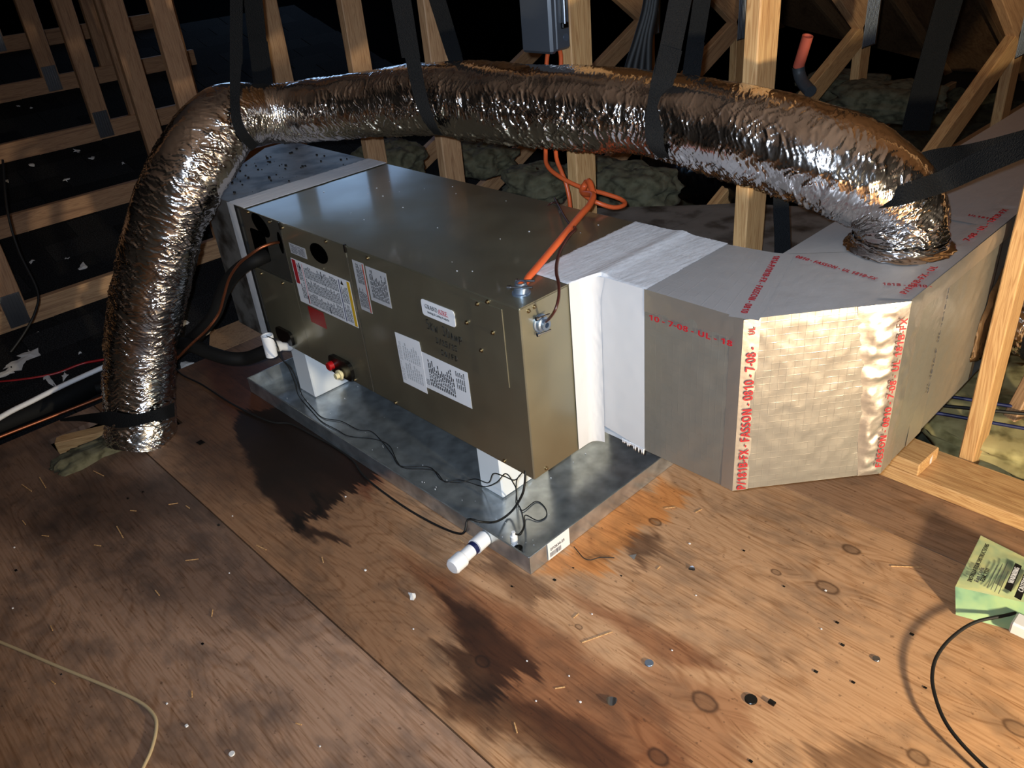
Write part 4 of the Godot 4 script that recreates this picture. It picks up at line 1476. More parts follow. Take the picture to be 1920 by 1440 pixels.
# ------------------------------------------------------------------ flexible duct
const FLEX := [[262, 835, 132, 2.66], [264, 800, 130, 2.655], [263, 750, 128, 2.65], [262, 700, 127, 2.64], [264, 650, 132, 2.62], [272, 600, 138, 2.585], [281, 550, 140, 2.54], [291, 500, 141, 2.50], [303, 450, 142, 2.465], [318, 400, 143, 2.44], [340, 350, 146, 2.42], [368, 300, 148, 2.415], [402, 250, 143, 2.43], [438, 220, 128, 2.47], [490, 214, 114, 2.53], [550, 211, 113, 2.55], [620, 204, 118, 2.50], [700, 195, 124, 2.44], [760, 189, 128, 2.385], [830, 185, 136, 2.315], [900, 190, 148, 2.25], [1000, 200, 152, 2.15], [1100, 205, 157, 2.07], [1160, 209, 158, 2.02], [1228, 216, 156, 1.97], [1300, 230, 168, 1.915], [1380, 249, 184, 1.86], [1460, 270, 190, 1.81], [1540, 296, 196, 1.775], [1610, 326, 192, 1.765], [1660, 357, 180, 1.77], [1687, 395, 168, 1.785], [1689, 430, 166, 1.80], [1684, 465, 164, 1.815], [1677, 503, 172, 1.82]]


func build_flex() -> void:
	var cp := []
	var cr := []
	for q in FLEX:
		cp.append(dp(q[0], q[1], q[3]))
		cr.append(q[2] * q[3] / (2.0 * FOCAL) * 0.965)
	# resample evenly
	var pts := PackedVector3Array()
	var rad := PackedFloat32Array()
	for i in cp.size() - 1:
		var m := maxi(1, int(ceil(cp[i].distance_to(cp[i + 1]) / 0.0026)))
		for k in m:
			var w := float(k) / m
			pts.append(cp[i].cubic_interpolate(cp[i + 1], cp[maxi(i - 1, 0)], cp[mini(i + 2, cp.size() - 1)], w))
			rad.append(lerpf(cr[i], cr[i + 1], w))
	pts.append(cp[-1])
	rad.append(cr[-1])
	while pts[pts.size() - 1].y < 0.674:
		pts.remove_at(pts.size() - 1)
		rad.remove_at(rad.size() - 1)
	# smooth
	for pass_ in 6:
		var q := pts.duplicate()
		for i in range(1, pts.size() - 1):
			q[i] = (pts[i - 1] + pts[i] * 2 + pts[i + 1]) / 4
		pts = q
	var n := pts.size()
	var seg := 168
	var n1 := noise(1.0, 2, 91)
	var n2 := noise(1.0, 2, 92)
	var n3 := noise(1.0, 2, 93)
	var pos := PackedVector3Array()
	var uv := PackedVector2Array()
	var side := Vector3(0, 0, 1)
	var s := 0.0
	for i in n:
		if i > 0:
			s += pts[i].distance_to(pts[i - 1])
		var t := (pts[mini(i + 3, n - 1)] - pts[maxi(i - 3, 0)]).normalized()
		side = (side - t * side.dot(t)).normalized()
		var o := t.cross(side)
		var cinch := 0.0
		for k in seg + 1:
			var a := TAU * (k % seg) / seg
			var ca := cos(a)
			var sa := sin(a)
			# folds that run mostly round the tube, slanting and dying out
			var wob := 0.03 * n3.get_noise_3d(s * 4, ca * 1.6, sa * 1.6)
			var big := n1.get_noise_3d((s + wob) * 18.0, ca * 0.7, sa * 0.7)
			var mid := pow(1.0 - absf(n2.get_noise_3d((s + wob * 0.8) * 34.0, ca * 0.6 + s * 2, sa * 0.6)), 11.0)
			var fine := pow(1.0 - absf(n1.get_noise_3d((s - wob * 1.4) * 66.0, ca * 0.85, sa * 0.85 + 5)), 11.0)
			var up_: float = (side * ca + o * sa).y
			var calm := (1.0 - 0.72 * smoothstep(0.35, 0.85, up_)) * (0.35 + 0.8 * clampf(0.5 + n3.get_noise_3d(s * 3 + 9, ca * 1.2, sa * 1.2) * 1.6, 0, 1))
			var h := calm * (0.0026 * big + 0.0052 * (mid - 0.25) + 0.0030 * (fine - 0.2)) + 0.005 * n3.get_noise_3d(s * 6, ca * 0.8, sa * 0.8)
			pos.append(pts[i] + (side * ca + o * sa) * (rad[i] + h))
			uv.append(Vector2(s, float(k) / seg))
	var t1 := thing("flexible_duct", "silver foil insulated flexible duct arching over the air handler from plenum to floor", "duct", pts[0])
	part(t1, "foil_jacket", surface(n - 1, seg, pos, uv, true), M.flex)
	# taped collar at the plenum and the gathered end at the floor
	var e := Vector3(0.452, 0.671, -0.70)
	e = pts[n - 1]
	var base := Vector3(e.x, 0.672, e.z)
	var cpos := PackedVector3Array()
	var cuv := PackedVector2Array()
	for i in 13:
		for k in 73:
			var a := TAU * (k % 72) / 72
			var u := i / 12.0
			var r := lerpf(0.116, 0.099, smoothstep(0, 0.6, u)) + 0.004 * n2.get_noise_3d(cos(a) * 4, sin(a) * 4, u * 4) + 0.003 * n1.get_noise_3d(cos(a) * 12, sin(a) * 12, u * 6)
			cpos.append(base + Vector3(cos(a) * r, 0.001 + u * 0.022, sin(a) * r))
			cuv.append(Vector2(u * 0.05, k / 72.0))
	part(t1, "tape_collar", surface(12, 72, cpos, cuv, true, true), M.flex)


func build_straps() -> void:
	var last: Array[Node3D] = []
	var S := func(name_: String, label: String, l: Array, r: Array, up_to: float) -> void:
		var a := []
		var b := []
		if up_to > 0:
			var h: float = up_to
			var d0: Vector3 = dp(l[0][0], l[0][1], l[0][2])
			var d1: Vector3 = dp(r[0][0], r[0][1], r[0][2])
			var ll: Vector3 = (d0 - dp(l[1][0], l[1][1], l[1][2])).normalized()
			ll = ll / maxf(ll.y, 0.3)
			a.append(d0 + ll * (h - d0.y))
			b.append(d1 + ll * (h - d0.y))
		for q in l:
			a.append(dp(q[0], q[1], q[2]))
		for q in r:
			b.append(dp(q[0], q[1], q[2]))
		var t: Node3D
		if label:
			t = thing(name_, label, "strap", a[0], "black webbing straps holding the flexible duct")
			last.append(t)
		else:
			t = last[-1]
		part(t, "webbing", ribbon(a, b, 0.0016), M.strap)
	S.call("duct_strap", "leftmost black webbing strap hanging in front of the foil duct where it bends down", [[431, 0, 2.20], [431, 90, 2.27], [431, 160, 2.325], [432, 205, 2.335], [436, 235, 2.345], [449, 260, 2.365], [472, 283, 2.42]], [[455, 0, 2.20], [455, 87, 2.27], [450, 160, 2.325], [450, 203, 2.335], [455, 229, 2.345], [466, 250, 2.365], [485, 272, 2.42]], 2.95)
	S.call("duct_strap", "", [[457, 0, 2.46], [466, 80, 2.55], [476, 165, 2.62], [482, 215, 2.64]], [[492, 0, 2.46], [502, 80, 2.55], [512, 155, 2.62], [516, 210, 2.64]], 2.95)
	S.call("duct_strap", "black ribbed strap around the middle left of the duct, crossing in front of it", [[734, 0, 2.08], [741, 39, 2.11], [752, 71, 2.14], [761.5, 119, 2.175], [775, 179, 2.185], [787, 213, 2.2], [800, 236, 2.225], [814, 252, 2.27]], [[770.6, 0, 2.08], [775, 42, 2.11], [780, 75, 2.14], [789, 119, 2.175], [799, 172, 2.185], [810, 211, 2.2], [820, 239, 2.225], [830, 254, 2.27]], 2.95)
	S.call("duct_strap", "", [[804, 0, 2.26], [823, 60, 2.33], [842, 118, 2.39], [850, 150, 2.41]], [[836, 0, 2.26], [853, 60, 2.33], [870, 118, 2.39], [878, 150, 2.41]], 2.95)
	S.call("duct_strap", "wide black strap around the middle right of the duct, right of the switch box", [[1254, 0, 1.74], [1238, 82, 1.80], [1222, 146, 1.85], [1213, 200, 1.858], [1209, 250, 1.862], [1217, 278, 1.88], [1235, 296, 1.92]], [[1297, 0, 1.74], [1279, 96, 1.80], [1263, 155, 1.85], [1250, 210, 1.858], [1244, 254, 1.862], [1248, 284, 1.88], [1260, 299, 1.92]], 2.95)
	S.call("duct_strap", "", [[1300, 0, 1.93], [1288, 80, 2.0], [1278, 150, 2.05], [1274, 190, 2.06]], [[1333, 0, 1.93], [1321, 80, 2.0], [1312, 150, 2.05], [1308, 190, 2.06]], 2.95)
	S.call("duct_strap", "black strap pulled tight round the duct above the plenum, running off to the right", [[1640, 375, 1.72], [1681, 350, 1.672], [1725, 334, 1.668], [1768, 318, 1.672], [1841, 280, 1.62], [1920, 251, 1.57], [2010, 215, 1.50]], [[1614, 393, 1.72], [1681, 386, 1.672], [1739, 371, 1.668], [1783, 356, 1.672], [1841, 330, 1.62], [1920, 297, 1.57], [2010, 262, 1.50]], 0.0)
	S.call("duct_strap", "", [[1690, 300, 1.93], [1740, 282, 1.90], [1790, 274, 1.85], [1826, 268, 1.80], [1920, 243, 1.73], [2010, 215, 1.66]], [[1705, 345, 1.93], [1755, 328, 1.90], [1800, 312, 1.85], [1841, 292, 1.80], [1920, 268, 1.73], [2010, 240, 1.66]], 0.0)
	S.call("duct_strap", "dark grey strap hanging far back, left of the slanted webs at upper right", [[1755, 0, 2.5], [1730, 90, 2.58], [1706, 180, 2.66], [1690, 245, 2.7]], [[1806, 0, 2.5], [1780, 90, 2.58], [1758, 180, 2.66], [1742, 245, 2.7]], 2.95)
	S.call("duct_strap", "short black strap end hanging behind the plenum next to the post", [[1450, 352, 1.95], [1450, 400, 1.98], [1452, 440, 2.0], [1452, 485, 2.03]], [[1478, 352, 1.95], [1480, 400, 1.98], [1482, 440, 2.0], [1483, 485, 2.03]], 0.0)
	S.call("floor_strap", "black strap tied round the lower end of the duct at the floor", [[112, 786, 2.70], [146, 779, 2.64], [182, 774, 2.57], [208, 771.5, 2.545], [242, 777, 2.53], [273, 773, 2.53], [302, 765, 2.545], [327, 754.6, 2.60]], [[113, 790, 2.70], [155, 790, 2.64], [190, 796, 2.57], [219, 802, 2.545], [250, 800, 2.53], [281, 792, 2.53], [310, 786, 2.545], [328, 781, 2.60]], 0.0)


# ------------------------------------------------------------------ pipes, cords, switch box
func build_services() -> void:
	# refrigerant suction line in black foam, copper liquid line
	var t := thing("suction_line", "thick black foam covered pipe entering the left of the cabinet", "pipe", pt(501, 478, 2, 0))
	part(t, "foam_sleeve", cable([pt(503, 478, 2, -0.01), pt(480, 487, 2, 0.04), pt(455, 500, 2, 0.07), pt(432, 522, 2, 0.09), pt(416, 552, 2, 0.11), pt(402, 590, 2, 0.14), pt(375, 622, 2, 0.18), pt(345, 648, 2, 0.21), pt(318, 672, 2, 0.24), fl(290, 700, 0.03), fl(180, 728, 0.03)], 0.0215, 18, 0.015), M.foam_tube)
	var t2 := thing("liquid_line", "thin bare copper pipe curving from the cabinet down beside the black foam pipe", "pipe", pt(524, 455, 2, 0))
	part(t2, "copper_pipe", cable([pt(526, 454, 2, -0.01), pt(512, 456, 2, 0.03), pt(492, 463, 2, 0.065), pt(470, 477, 2, 0.095), pt(448, 495, 2, 0.115), pt(430, 522, 2, 0.132), pt(420, 555, 2, 0.15), pt(410, 588, 2, 0.17), pt(388, 618, 2, 0.21), pt(358, 646, 2, 0.24), pt(328, 676, 2, 0.27)], 0.0042, 10), M.copper)
	# drain tee and its insulated pipe
	var c := pt(505, 648, 2, 0.085)
	var t3 := thing("drain_tee", "white pipe tee with pen marks on the lower left drain port of the cabinet", "pipe", c)
	var hx := (pt(538, 650, 2, 0.012) - c).normalized()
	part(t3, "tee_body", turned(c - Vector3(0, 0.037, 0), Vector3(0.02, 1, 0.0), [[0, 0.0], [0, 0.017], [0.002, 0.019], [0.072, 0.019], [0.074, 0.0185], [0.074, 0.015], [0.05, 0.014], [0.05, 0.0]], 24), M.pvc)
	part(t3, "branch", turned(c, hx, [[0.012, 0.0175], [0.05, 0.0175], [0.052, 0.016], [0.052, 0.0135], [0.11, 0.0135]], 22), M.pvc)
	var mk := mb()
	for q in [[-0.008, 0.022, 0.012], [-0.006, 0.002, 0.008], [-0.004, -0.004, 0.009], [-0.004, -0.016, 0.007], [-0.003, -0.024, 0.006]]:
		var p := c + Vector3(q[0] + 0.012, q[1], 0.0165)
		tube(mk, PackedVector3Array([p - Vector3(q[2], 0, -0.001), p + Vector3(0, 0.002, 0)]), 0.0011, 5)
	part(t3, "pen_marks", done(mk), M.black_ink)
	var t4 := thing("drain_line", "black foam covered drain pipe running left from the white tee to the floor", "pipe", fl(420, 690, 0.03))
	part(t4, "foam_sleeve", cable([pt(502, 657, 2, 0.085), pt(486, 664, 2, 0.105), pt(462, 672, 2, 0.13), pt(430, 672, 2, 0.17), pt(395, 662, 2, 0.2), pt(360, 648, 2, 0.22), pt(330, 646, 2, 0.22), pt(300, 660, 2, 0.22)], 0.022, 16, 0.015), M.foam_tube)
	# lines that run along the foot of the shingle slope
	var t5 := thing("line_set", "large black foam covered pipe lying along the foot of the old shingles", "pipe", fl(100, 775, 0.04))
	part(t5, "foam_sleeve", cable([fl(-120, 850, 0.02), fl(0, 797, 0.02), fl(60, 772, 0.02), fl(120, 745, 0.02), fl(200, 702, 0.02), fl(300, 650, 0.02)], 0.047, 18, 0.03), M.foam_tube)
	var t6 := thing("copper_run", "bare copper pipe lying beside the big black pipe along the deck edge", "pipe", fl(100, 800, 0.01))
	part(t6, "copper_pipe", cable([fl(-100, 860, 0.012), fl(0, 819, 0.012), fl(100, 780, 0.012), fl(200, 741, 0.012), fl(300, 700, 0.012)], 0.006, 10, 0.03), M.copper)
	var t7 := thing("white_pipe_run", "thin white pipe lying along the upper edge of the big black pipe", "pipe", fl(100, 740, 0.08))
	part(t7, "pipe", cable([fl(-100, 850, 0.09), fl(0, 783, 0.09), fl(60, 752, 0.09), fl(120, 722, 0.09), fl(195, 688, 0.09), fl(300, 640, 0.09)], 0.009, 10, 0.03), M.pvc)
	var t8 := thing("red_wire", "red cable lying loosely over the shingles behind the big black pipe", "cable", on_slope(100, 710))
	part(t8, "cable", cable([on_slope(-80, 730) + Vector3(0, 0.015, 0), on_slope(0, 723) + Vector3(0, 0.015, 0), on_slope(60, 716) + Vector3(0, 0.015, 0), on_slope(110, 706) + Vector3(0, 0.015, 0), on_slope(160, 690) + Vector3(0, 0.02, 0), on_slope(230, 678) + Vector3(0, 0.03, 0), on_slope(330, 628) + Vector3(0, 0.03, 0)], 0.0048, 8, 0.02), M.red_plastic)
	var t9 := thing("hanging_wire", "thin black cable drooping past the nearest stud at the left edge", "cable", dp(15, 400, 2.9))
	part(t9, "cable", cable([dp(5, 300, 3.0), dp(14, 395, 2.95), dp(35, 470, 2.95), dp(70, 545, 2.95), dp(66, 585, 2.93), dp(45, 625, 2.9), dp(20, 660, 2.88)], 0.0045, 8, 0.02), M.rubber)
	# float switch pair from the tee to the pan, and the thicker control cable over the floor
	var w1 := thing("thin_wires", "pair of thin black wires looping from the tee through the pan to the float switch", "wire", fl(700, 820, 0.006))
	var f := func(u: float, v: float, y := 0.0065) -> Vector3: return fl(u, v, y)
	part(w1, "wire", cable([pt(512, 634, 2, 0.1), pt(521, 650, 2, 0.108), pt(527, 672, 2, 0.1), pt(545, 690, 2, 0.07), pt(556, 712, 2, 0.05), f.call(566, 740, 0.02), f.call(585, 764), f.call(605, 783), f.call(640, 790), f.call(672, 806), f.call(696, 809), f.call(718, 830), f.call(735, 852), f.call(752, 874), f.call(805, 876), f.call(828, 900), f.call(860, 905), f.call(890, 898, 0.02), pt(915, 905, 2, -0.03), pt(925, 888, 2, -0.01), pt(945, 893, 2, 0.005), pt(965, 900, 2, 0.0), pt(980, 885, 2, -0.005)], 0.0015, 6, 0.006), M.rubber)
	part(w1, "wire", cable([pt(500, 630, 2, 0.09), pt(517, 640, 2, 0.105), pt(522, 665, 2, 0.1), pt(540, 688, 2, 0.075), pt(552, 716, 2, 0.055), f.call(560, 742, 0.02), f.call(580, 766), f.call(603, 790), f.call(632, 806), f.call(655, 818), f.call(704, 824), f.call(730, 836), f.call(745, 866), f.call(760, 878), f.call(812, 882), f.call(835, 904), f.call(862, 900), f.call(905, 912, 0.015), pt(930, 905, 2, -0.01), pt(948, 888, 2, 0.005), pt(962, 905, 2, 0.005), pt(968, 920, 2, 0.01), f.call(968, 945, 0.01), f.call(980, 957, 0.008), f.call(1005, 940), f.call(1022, 952), f.call(1024, 968), f.call(1008, 976), f.call(985, 966, 0.012), f.call(984, 985, 0.025), f.call(975, 1003, 0.05), Vector3(-0.044, 0.062, 0.046)], 0.0015, 6, 0.006), M.rubber)
	part(w1, "wire", cable([pt(975, 890, 2, 0.003), pt(968, 905, 2, 0.006), f.call(970, 940, 0.02), f.call(978, 958, 0.012), f.call(982, 985, 0.03), f.call(972, 1002, 0.05), Vector3(-0.047, 0.062, 0.044)], 0.0015, 6, 0.006), M.rubber)
	var w2 := thing("control_cable", "black control cable crossing the plywood and pan rim up to the cabinet", "cable", fl(600, 870, 0.004))
	part(w2, "cable", cable([fl(318, 672, 0.01), fl(338, 700, 0.004), fl(380, 722, 0.004), fl(440, 760, 0.004), fl(505, 790, 0.004), fl(545, 795, 0.004), fl(590, 818, 0.004), fl(622, 835, 0.004), fl(660, 862, 0.004), fl(680, 890, 0.004), fl(715, 920, 0.004), fl(770, 958, 0.004), fl(830, 990, 0.006), fl(868, 1000, 0.03), Vector3(-0.17, 0.061, 0.085), Vector3(-0.14, 0.061, 0.070), f.call(930, 978, 0.03), f.call(958, 960, 0.02), pt(978, 930, 2, 0.01), pt(984, 905, 2, 0.006), pt(985, 882, 2, -0.002)], 0.0031, 8, 0.01), M.rubber)
	# switch box on the post
	var cb := pt(1035, 103, 2, -0.672)
	var wl := cb.x - 0.118
	var zr := -0.7545
	var bt := thing("switch_box", "grey metal disconnect switch box with a side handle, mounted on a truss post", "switch box", Vector3(cb.x - 0.06, cb.y, -0.71))
	part(bt, "box_body", bx(Vector3(wl + 0.004, cb.y + 0.004, zr), Vector3(cb.x - 0.003, cb.y + 0.33, -0.694), 0.006), M.box_grey)
	part(bt, "box_cover", bx(Vector3(wl, cb.y, -0.698), Vector3(cb.x, cb.y + 0.33, -0.672), 0.007), M.box_grey)
	var side_x := cb.x - 0.003
	part(bt, "handle_plate", bx(Vector3(side_x - 0.001, cb.y + 0.062, -0.738), Vector3(side_x + 0.0015, cb.y + 0.16, -0.716), 0.001), M.black_plastic)
	part(bt, "handle", bx(Vector3(side_x, cb.y + 0.07, -0.728), Vector3(side_x + 0.012, cb.y + 0.15, -0.72), 0.002), M.steel)
	part(bt, "handle_foot", bx(Vector3(side_x, cb.y + 0.06, -0.738), Vector3(side_x + 0.01, cb.y + 0.075, -0.714), 0.002), M.black_plastic)
	part(bt, "knockout", turned(Vector3(side_x, cb.y + 0.035, -0.735), Vector3.RIGHT, [[0, 0.01], [0.0012, 0.01], [0.0012, 0]], 18), M.zinc)
	# orange cables
	var o := thing("orange_cables", "two orange power cables dropping from the switch box to a coil beside the post", "cable", dp(1040, 200, 2.35))
	part(o, "cable", cable([Vector3(cb.x - 0.05, cb.y + 0.01, -0.715), dp(1025, 118, 2.31), dp(1024, 200, 2.37), dp(1023, 285, 2.36), dp(1027, 312, 2.34), dp(1052, 333, 2.3), dp(1092, 352, 2.27), dp(1130, 362, 2.24), dp(1165, 374, 2.22), dp(1171, 384, 2.2), dp(1150, 389, 2.18), dp(1118, 379, 2.17), dp(1096, 366, 2.2), dp(1090, 356, 2.22), dp(1098, 342, 2.22), dp(1108, 345, 2.2), dp(1112, 362, 2.15)], 0.0062, 10), M.orange_cord)
	part(o, "cable", cable([Vector3(cb.x - 0.018, cb.y + 0.01, -0.72), dp(1052, 115, 2.29), dp(1046, 200, 2.35), dp(1042, 285, 2.34), dp(1052, 320, 2.33), dp(1060, 340, 2.33), dp(1067, 370, 2.34), dp(1070, 400, 2.36)], 0.0062, 10), M.orange_cord)
	part(o, "cable", cable([dp(1112, 362, 2.15), dp(1104, 340, 2.18), dp(1096, 348, 2.2), dp(1095, 362, 2.19), dp(1112, 366, 2.13), dp(1105, 385, 2.08), dp(1090, 402, 2.03), dp(1060, 438, 1.96), dp(1030, 474, 1.9), dp(1003, 506, 1.845), dp(990, 522, 1.82), dp(983, 538, 1.805), Vector3(-0.049, 0.69, -0.055), Vector3(-0.049, 0.672, -0.055)], 0.0085, 12), M.orange_cord)
	var br := thing("brown_cable", "thin brown control wire looping from behind the cabinet to its end panel", "cable", dp(1060, 450, 1.95))
	part(br, "wire", cable([dp(1040, 372, 2.3), dp(1050, 390, 2.2), dp(1058, 405, 2.12), dp(1068, 420, 2.03), dp(1079, 429, 1.95), dp(1068, 440, 1.9), dp(1052, 465, 1.84), dp(1044, 490, 1.79), dp(1043, 512, 1.75), dp(1048, 535, 1.715), dp(1047, 560, 1.695), dp(1040, 583, 1.69), pt(1027, 600, 0, 0.03), pt(1017, 606, 0, 0.004)], 0.0033, 8), M.brown_cord)
	part(br, "wire", cable([dp(1024, 398, 2.25), dp(1026, 388, 2.25), dp(1035, 380, 2.26), dp(1046, 382, 2.24), dp(1050, 395, 2.2)], 0.0025, 7), M.brown_cord)
	# clamp connectors
	var a := Vector3(-0.049, 0.6697, -0.055)
	var k := thing("cable_clamp", "zinc cable clamp on the top of the cabinet where the orange cable enters", "clamp", a, "cable clamps on the cabinet")
	part(k, "body", turned(a, Vector3.UP, [[0, 0.0], [0, 0.021], [0.004, 0.021], [0.005, 0.017], [0.016, 0.016], [0.019, 0.013], [0.027, 0.013], [0.027, 0.009]], 20), M.zinc)
	part(k, "screw", turned(a + Vector3(0.0, 0.02, 0.014), Vector3(0.85, 0.05, -0.5), [[-0.02, 0.005], [-0.012, 0.005], [-0.012, 0.0026], [0.036, 0.0026], [0.036, 0]], 10), M.steel)
	part(k, "screw", turned(a + Vector3(-0.012, 0.022, -0.014), Vector3(0.85, 0.05, -0.5), [[-0.012, 0.005], [-0.006, 0.005], [-0.006, 0.0026], [0.03, 0.0026], [0.03, 0]], 10), M.steel)
	var e := pt(1012, 605, 0, 0.0)
	var k2 := thing("cable_clamp", "zinc cable clamp on the end panel where the brown wire enters", "clamp", e, "cable clamps on the cabinet")
	part(k2, "body", turned(e, Vector3.RIGHT, [[0, 0.0], [0, 0.021], [0.004, 0.021], [0.005, 0.017], [0.012, 0.016], [0.014, 0.012], [0.022, 0.012], [0.022, 0.006]], 20), M.zinc)
	for s in [-1.0, 1.0]:
		part(k2, "screw", turned(e + Vector3(0.012, 0.019 * s, 0.006), Vector3(0.2, 0.0, -1), [[-0.014, 0.0045], [-0.008, 0.0045], [-0.008, 0.0024], [0.022, 0.0024], [0.022, 0]], 10), M.steel)


# ------------------------------------------------------------------ behind and beside
func build_behind() -> void:
	# low foil branch duct behind the unit, joined to the trunk
	var t := thing("branch_duct", "low dusty foil branch duct lying behind the cabinet and joining the trunk", "duct", Vector3(-0.2, 0.1, -1.1))
	var y1 := 0.49
	var q := [Vector3(-0.62, y1, -0.9), Vector3(0.284, y1, -0.9), Vector3(0.284, y1, -1.50), Vector3(0.02, y1 + 0.003, -1.34), Vector3(-0.26, y1, -1.23)]
	board(t, "duct_board", Vector3(-0.66, y1, -0.93), Vector3(-0.3, y1, -0.90), Vector3(-0.26, y1, -1.235), Vector3(-0.34, y1, -1.165), M.foil_old, 0.002, 71, 0.0, 0.03)
	board(t, "duct_board", Vector3(-0.3, y1 - 0.0004, -0.90), Vector3(0.284, y1 - 0.0004, -0.90), Vector3(0.284, y1, -1.46), Vector3(-0.26, y1, -1.235), M.foil_old, 0.002, 72, 0.0, 0.03)
	board(t, "duct_board", Vector3(-0.66, 0.04, -0.93), Vector3(0.284, 0.04, -0.90), Vector3(0.284, y1, -0.90), Vector3(-0.66, y1, -0.93), M.foil_old, 0.002, 73, 0.0, 0.04)
	board(t, "duct_board", Vector3(0.284, 0.04, -1.46), Vector3(-0.34, 0.04, -1.165), Vector3(-0.34, y1, -1.165), Vector3(0.284, y1, -1.46), M.foil_old, 0.002, 74, 0.0, 0.04)
	board(t, "duct_board", Vector3(-0.34, 0.04, -1.165), Vector3(-0.66, 0.04, -0.93), Vector3(-0.66, y1, -0.93), Vector3(-0.34, y1, -1.165), M.foil_old, 0.002, 75, 0.0, 0.04)
	# black jacketed flexible duct on the insulation
	var b := thing("black_duct", "wrinkled black jacketed flexible duct lying in the dark behind the arching foil duct", "duct", dp(1330, 340, 3.2))
	var path := curve([dp(1235, 305, 3.6), dp(1280, 320, 3.5), dp(1340, 338, 3.3), dp(1420, 345, 3.1), dp(1500, 340, 2.95)], 0.012)
	var st := mb()
	var r := 0.11
	var pos := PackedVector3Array()
	var uv := PackedVector2Array()
	var n := noise(1.0, 3, 5)
	var side := Vector3.UP
	for i in path.size():
		var tg := (path[mini(i + 1, path.size() - 1)] - path[maxi(i - 1, 0)]).normalized()
		side = (side - tg * side.dot(tg)).normalized()
		var o := tg.cross(side)
		for k in 49:
			var a := TAU * (k % 48) / 48
			pos.append(path[i] + (side * cos(a) + o * sin(a)) * (r + 0.008 * n.get_noise_3d(i * 0.5, cos(a) * 3, sin(a) * 3)))
			uv.append(Vector2(i, k))
	part(b, "jacket", surface(path.size() - 1, 48, pos, uv, true), M.black_plastic)
	# insulation batts showing through the gaps
	var spots := [[1190, 352, 2.95, 0.30, 0.14, 0.20], [1120, 330, 3.3, 0.28, 0.13, 0.2], [1010, 345, 3.0, 0.26, 0.12, 0.2], [735, 300, 3.5, 0.3, 0.14, 0.22], [900, 300, 3.5, 0.3, 0.12, 0.22], [1660, 190, 3.4, 0.4, 0.14, 0.3], [1580, 165, 3.8, 0.35, 0.12, 0.3]]
	var names := ["nearest the orange coil", "left of the slanted web beside the coil", "left of the orange cables", "under the duct between the first two posts", "right of the strap below the duct", "in the dim gap beside the far strap", "below the red pipe far back"]
	for i in spots.size():
		var s: Array = spots[i]
		var c := dp(s[0], s[1], s[2])
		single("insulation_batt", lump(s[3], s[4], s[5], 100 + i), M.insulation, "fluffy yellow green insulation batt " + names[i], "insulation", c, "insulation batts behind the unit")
	# red pipe with a grey elbow far back
	var rp := thing("red_pipe", "short orange red pipe with a grey elbow standing far back near the upper right", "pipe", dp(1497, 150, 3.2))
	part(rp, "pipe", turned(dp(1497, 126, 3.2), dp(1512, 76, 3.12) - dp(1497, 126, 3.2), [[0, 0.0], [0, 0.021], [0.125, 0.021], [0.125, 0.017], [0.1, 0.0]], 18), M.red_pipe)
	part(rp, "elbow", cable([dp(1497, 126, 3.2), dp(1499, 140, 3.21), dp(1506, 156, 3.2), dp(1520, 172, 3.16)], 0.024, 16), M.grey_pipe)
	# bundle of black cables hanging left of the wide strap
	var cb := thing("cable_bundle", "bundle of black cables hanging in the dark left of the wide strap", "cable", dp(1195, 80, 2.5))
	for i in 4:
		part(cb, "cable", cable([dp(1222 + i * 5, -120, 2.36), dp(1214 + i * 5, 0, 2.45), dp(1196 + i * 7, 70, 2.5), dp(1176 + i * 13, 135, 2.55), dp(1168 + i * 15, 200, 2.6)], 0.0125, 8, 0.03), M.rubber)
	# block on the beam, the beam, the right-hand post
	var bm := thing("floor_beam", "flat pine board lying along the right edge of the plywood deck", "board", Vector3(0.9, 0, -0.87))
	lumber(bm, "board", Vector3(0.485, 0.0195, -0.873), Vector3(2.6, 0.0195, -0.865), 0.15, 0.038, Vector3(0, 0, 1), M.pine)
	var bk := thing("wood_offcut", "pine offcut with a torn paper tag, lying on the flat board beside the plenum", "offcut", Vector3(0.55, 0.039, -0.86))
	lumber(bk, "block", Vector3(0.48, 0.058, -0.858), Vector3(0.588, 0.058, -0.852), 0.108, 0.037, Vector3(0, 0, 1), M.pine)
	part(bk, "paper_tag", plate([Vector3(0.5885, 0.045, -0.862), Vector3(0.5885, 0.045, -0.898), Vector3(0.5885, 0.058, -0.902), Vector3(0.5885, 0.071, -0.872), Vector3(0.5885, 0.062, -0.858)], Vector3.RIGHT, 0.0006), M.pvc)
	var pp := thing("right_post", "bright pine post rising past the right edge of the foil plenum", "post", Vector3(0.64, 0, -0.995))
	lumber(pp, "post", Vector3(0.645, -0.1, -1.0), Vector3(0.645, 2.98, -1.0), 0.038, 0.089, Vector3(1, 0, 0), M.pine)
	# slanted brace, spiral conduit, foil duct and strap at the right edge
	var br := thing("slanted_brace", "slanted pine brace behind the bright post at the right edge", "brace", dp(1880, 830, 2.35))
	lumber(br, "brace", dp(1845, 905, 2.3), dp(1960, 690, 2.2), 0.038, 0.089, Vector3(1, 0, 0.4), M.pine_b)
	var br2 := thing("rear_block", "short pine board behind the slanted brace at the right edge", "board", dp(1900, 850, 2.5))
	lumber(br2, "board", dp(1875, 880, 2.6), dp(1990, 800, 2.45), 0.12, 0.038, Vector3(0, 1, 0), M.pine)
	var co := thing("spiral_conduit", "grey ribbed flexible conduit behind the bright post", "conduit", dp(1850, 830, 2.5))
	var cpth := curve([dp(1838, 880, 2.42), dp(1840, 860, 2.45), dp(1848, 835, 2.48), dp(1862, 810, 2.5), dp(1880, 790, 2.5)], 0.002)
	var cst := mb()
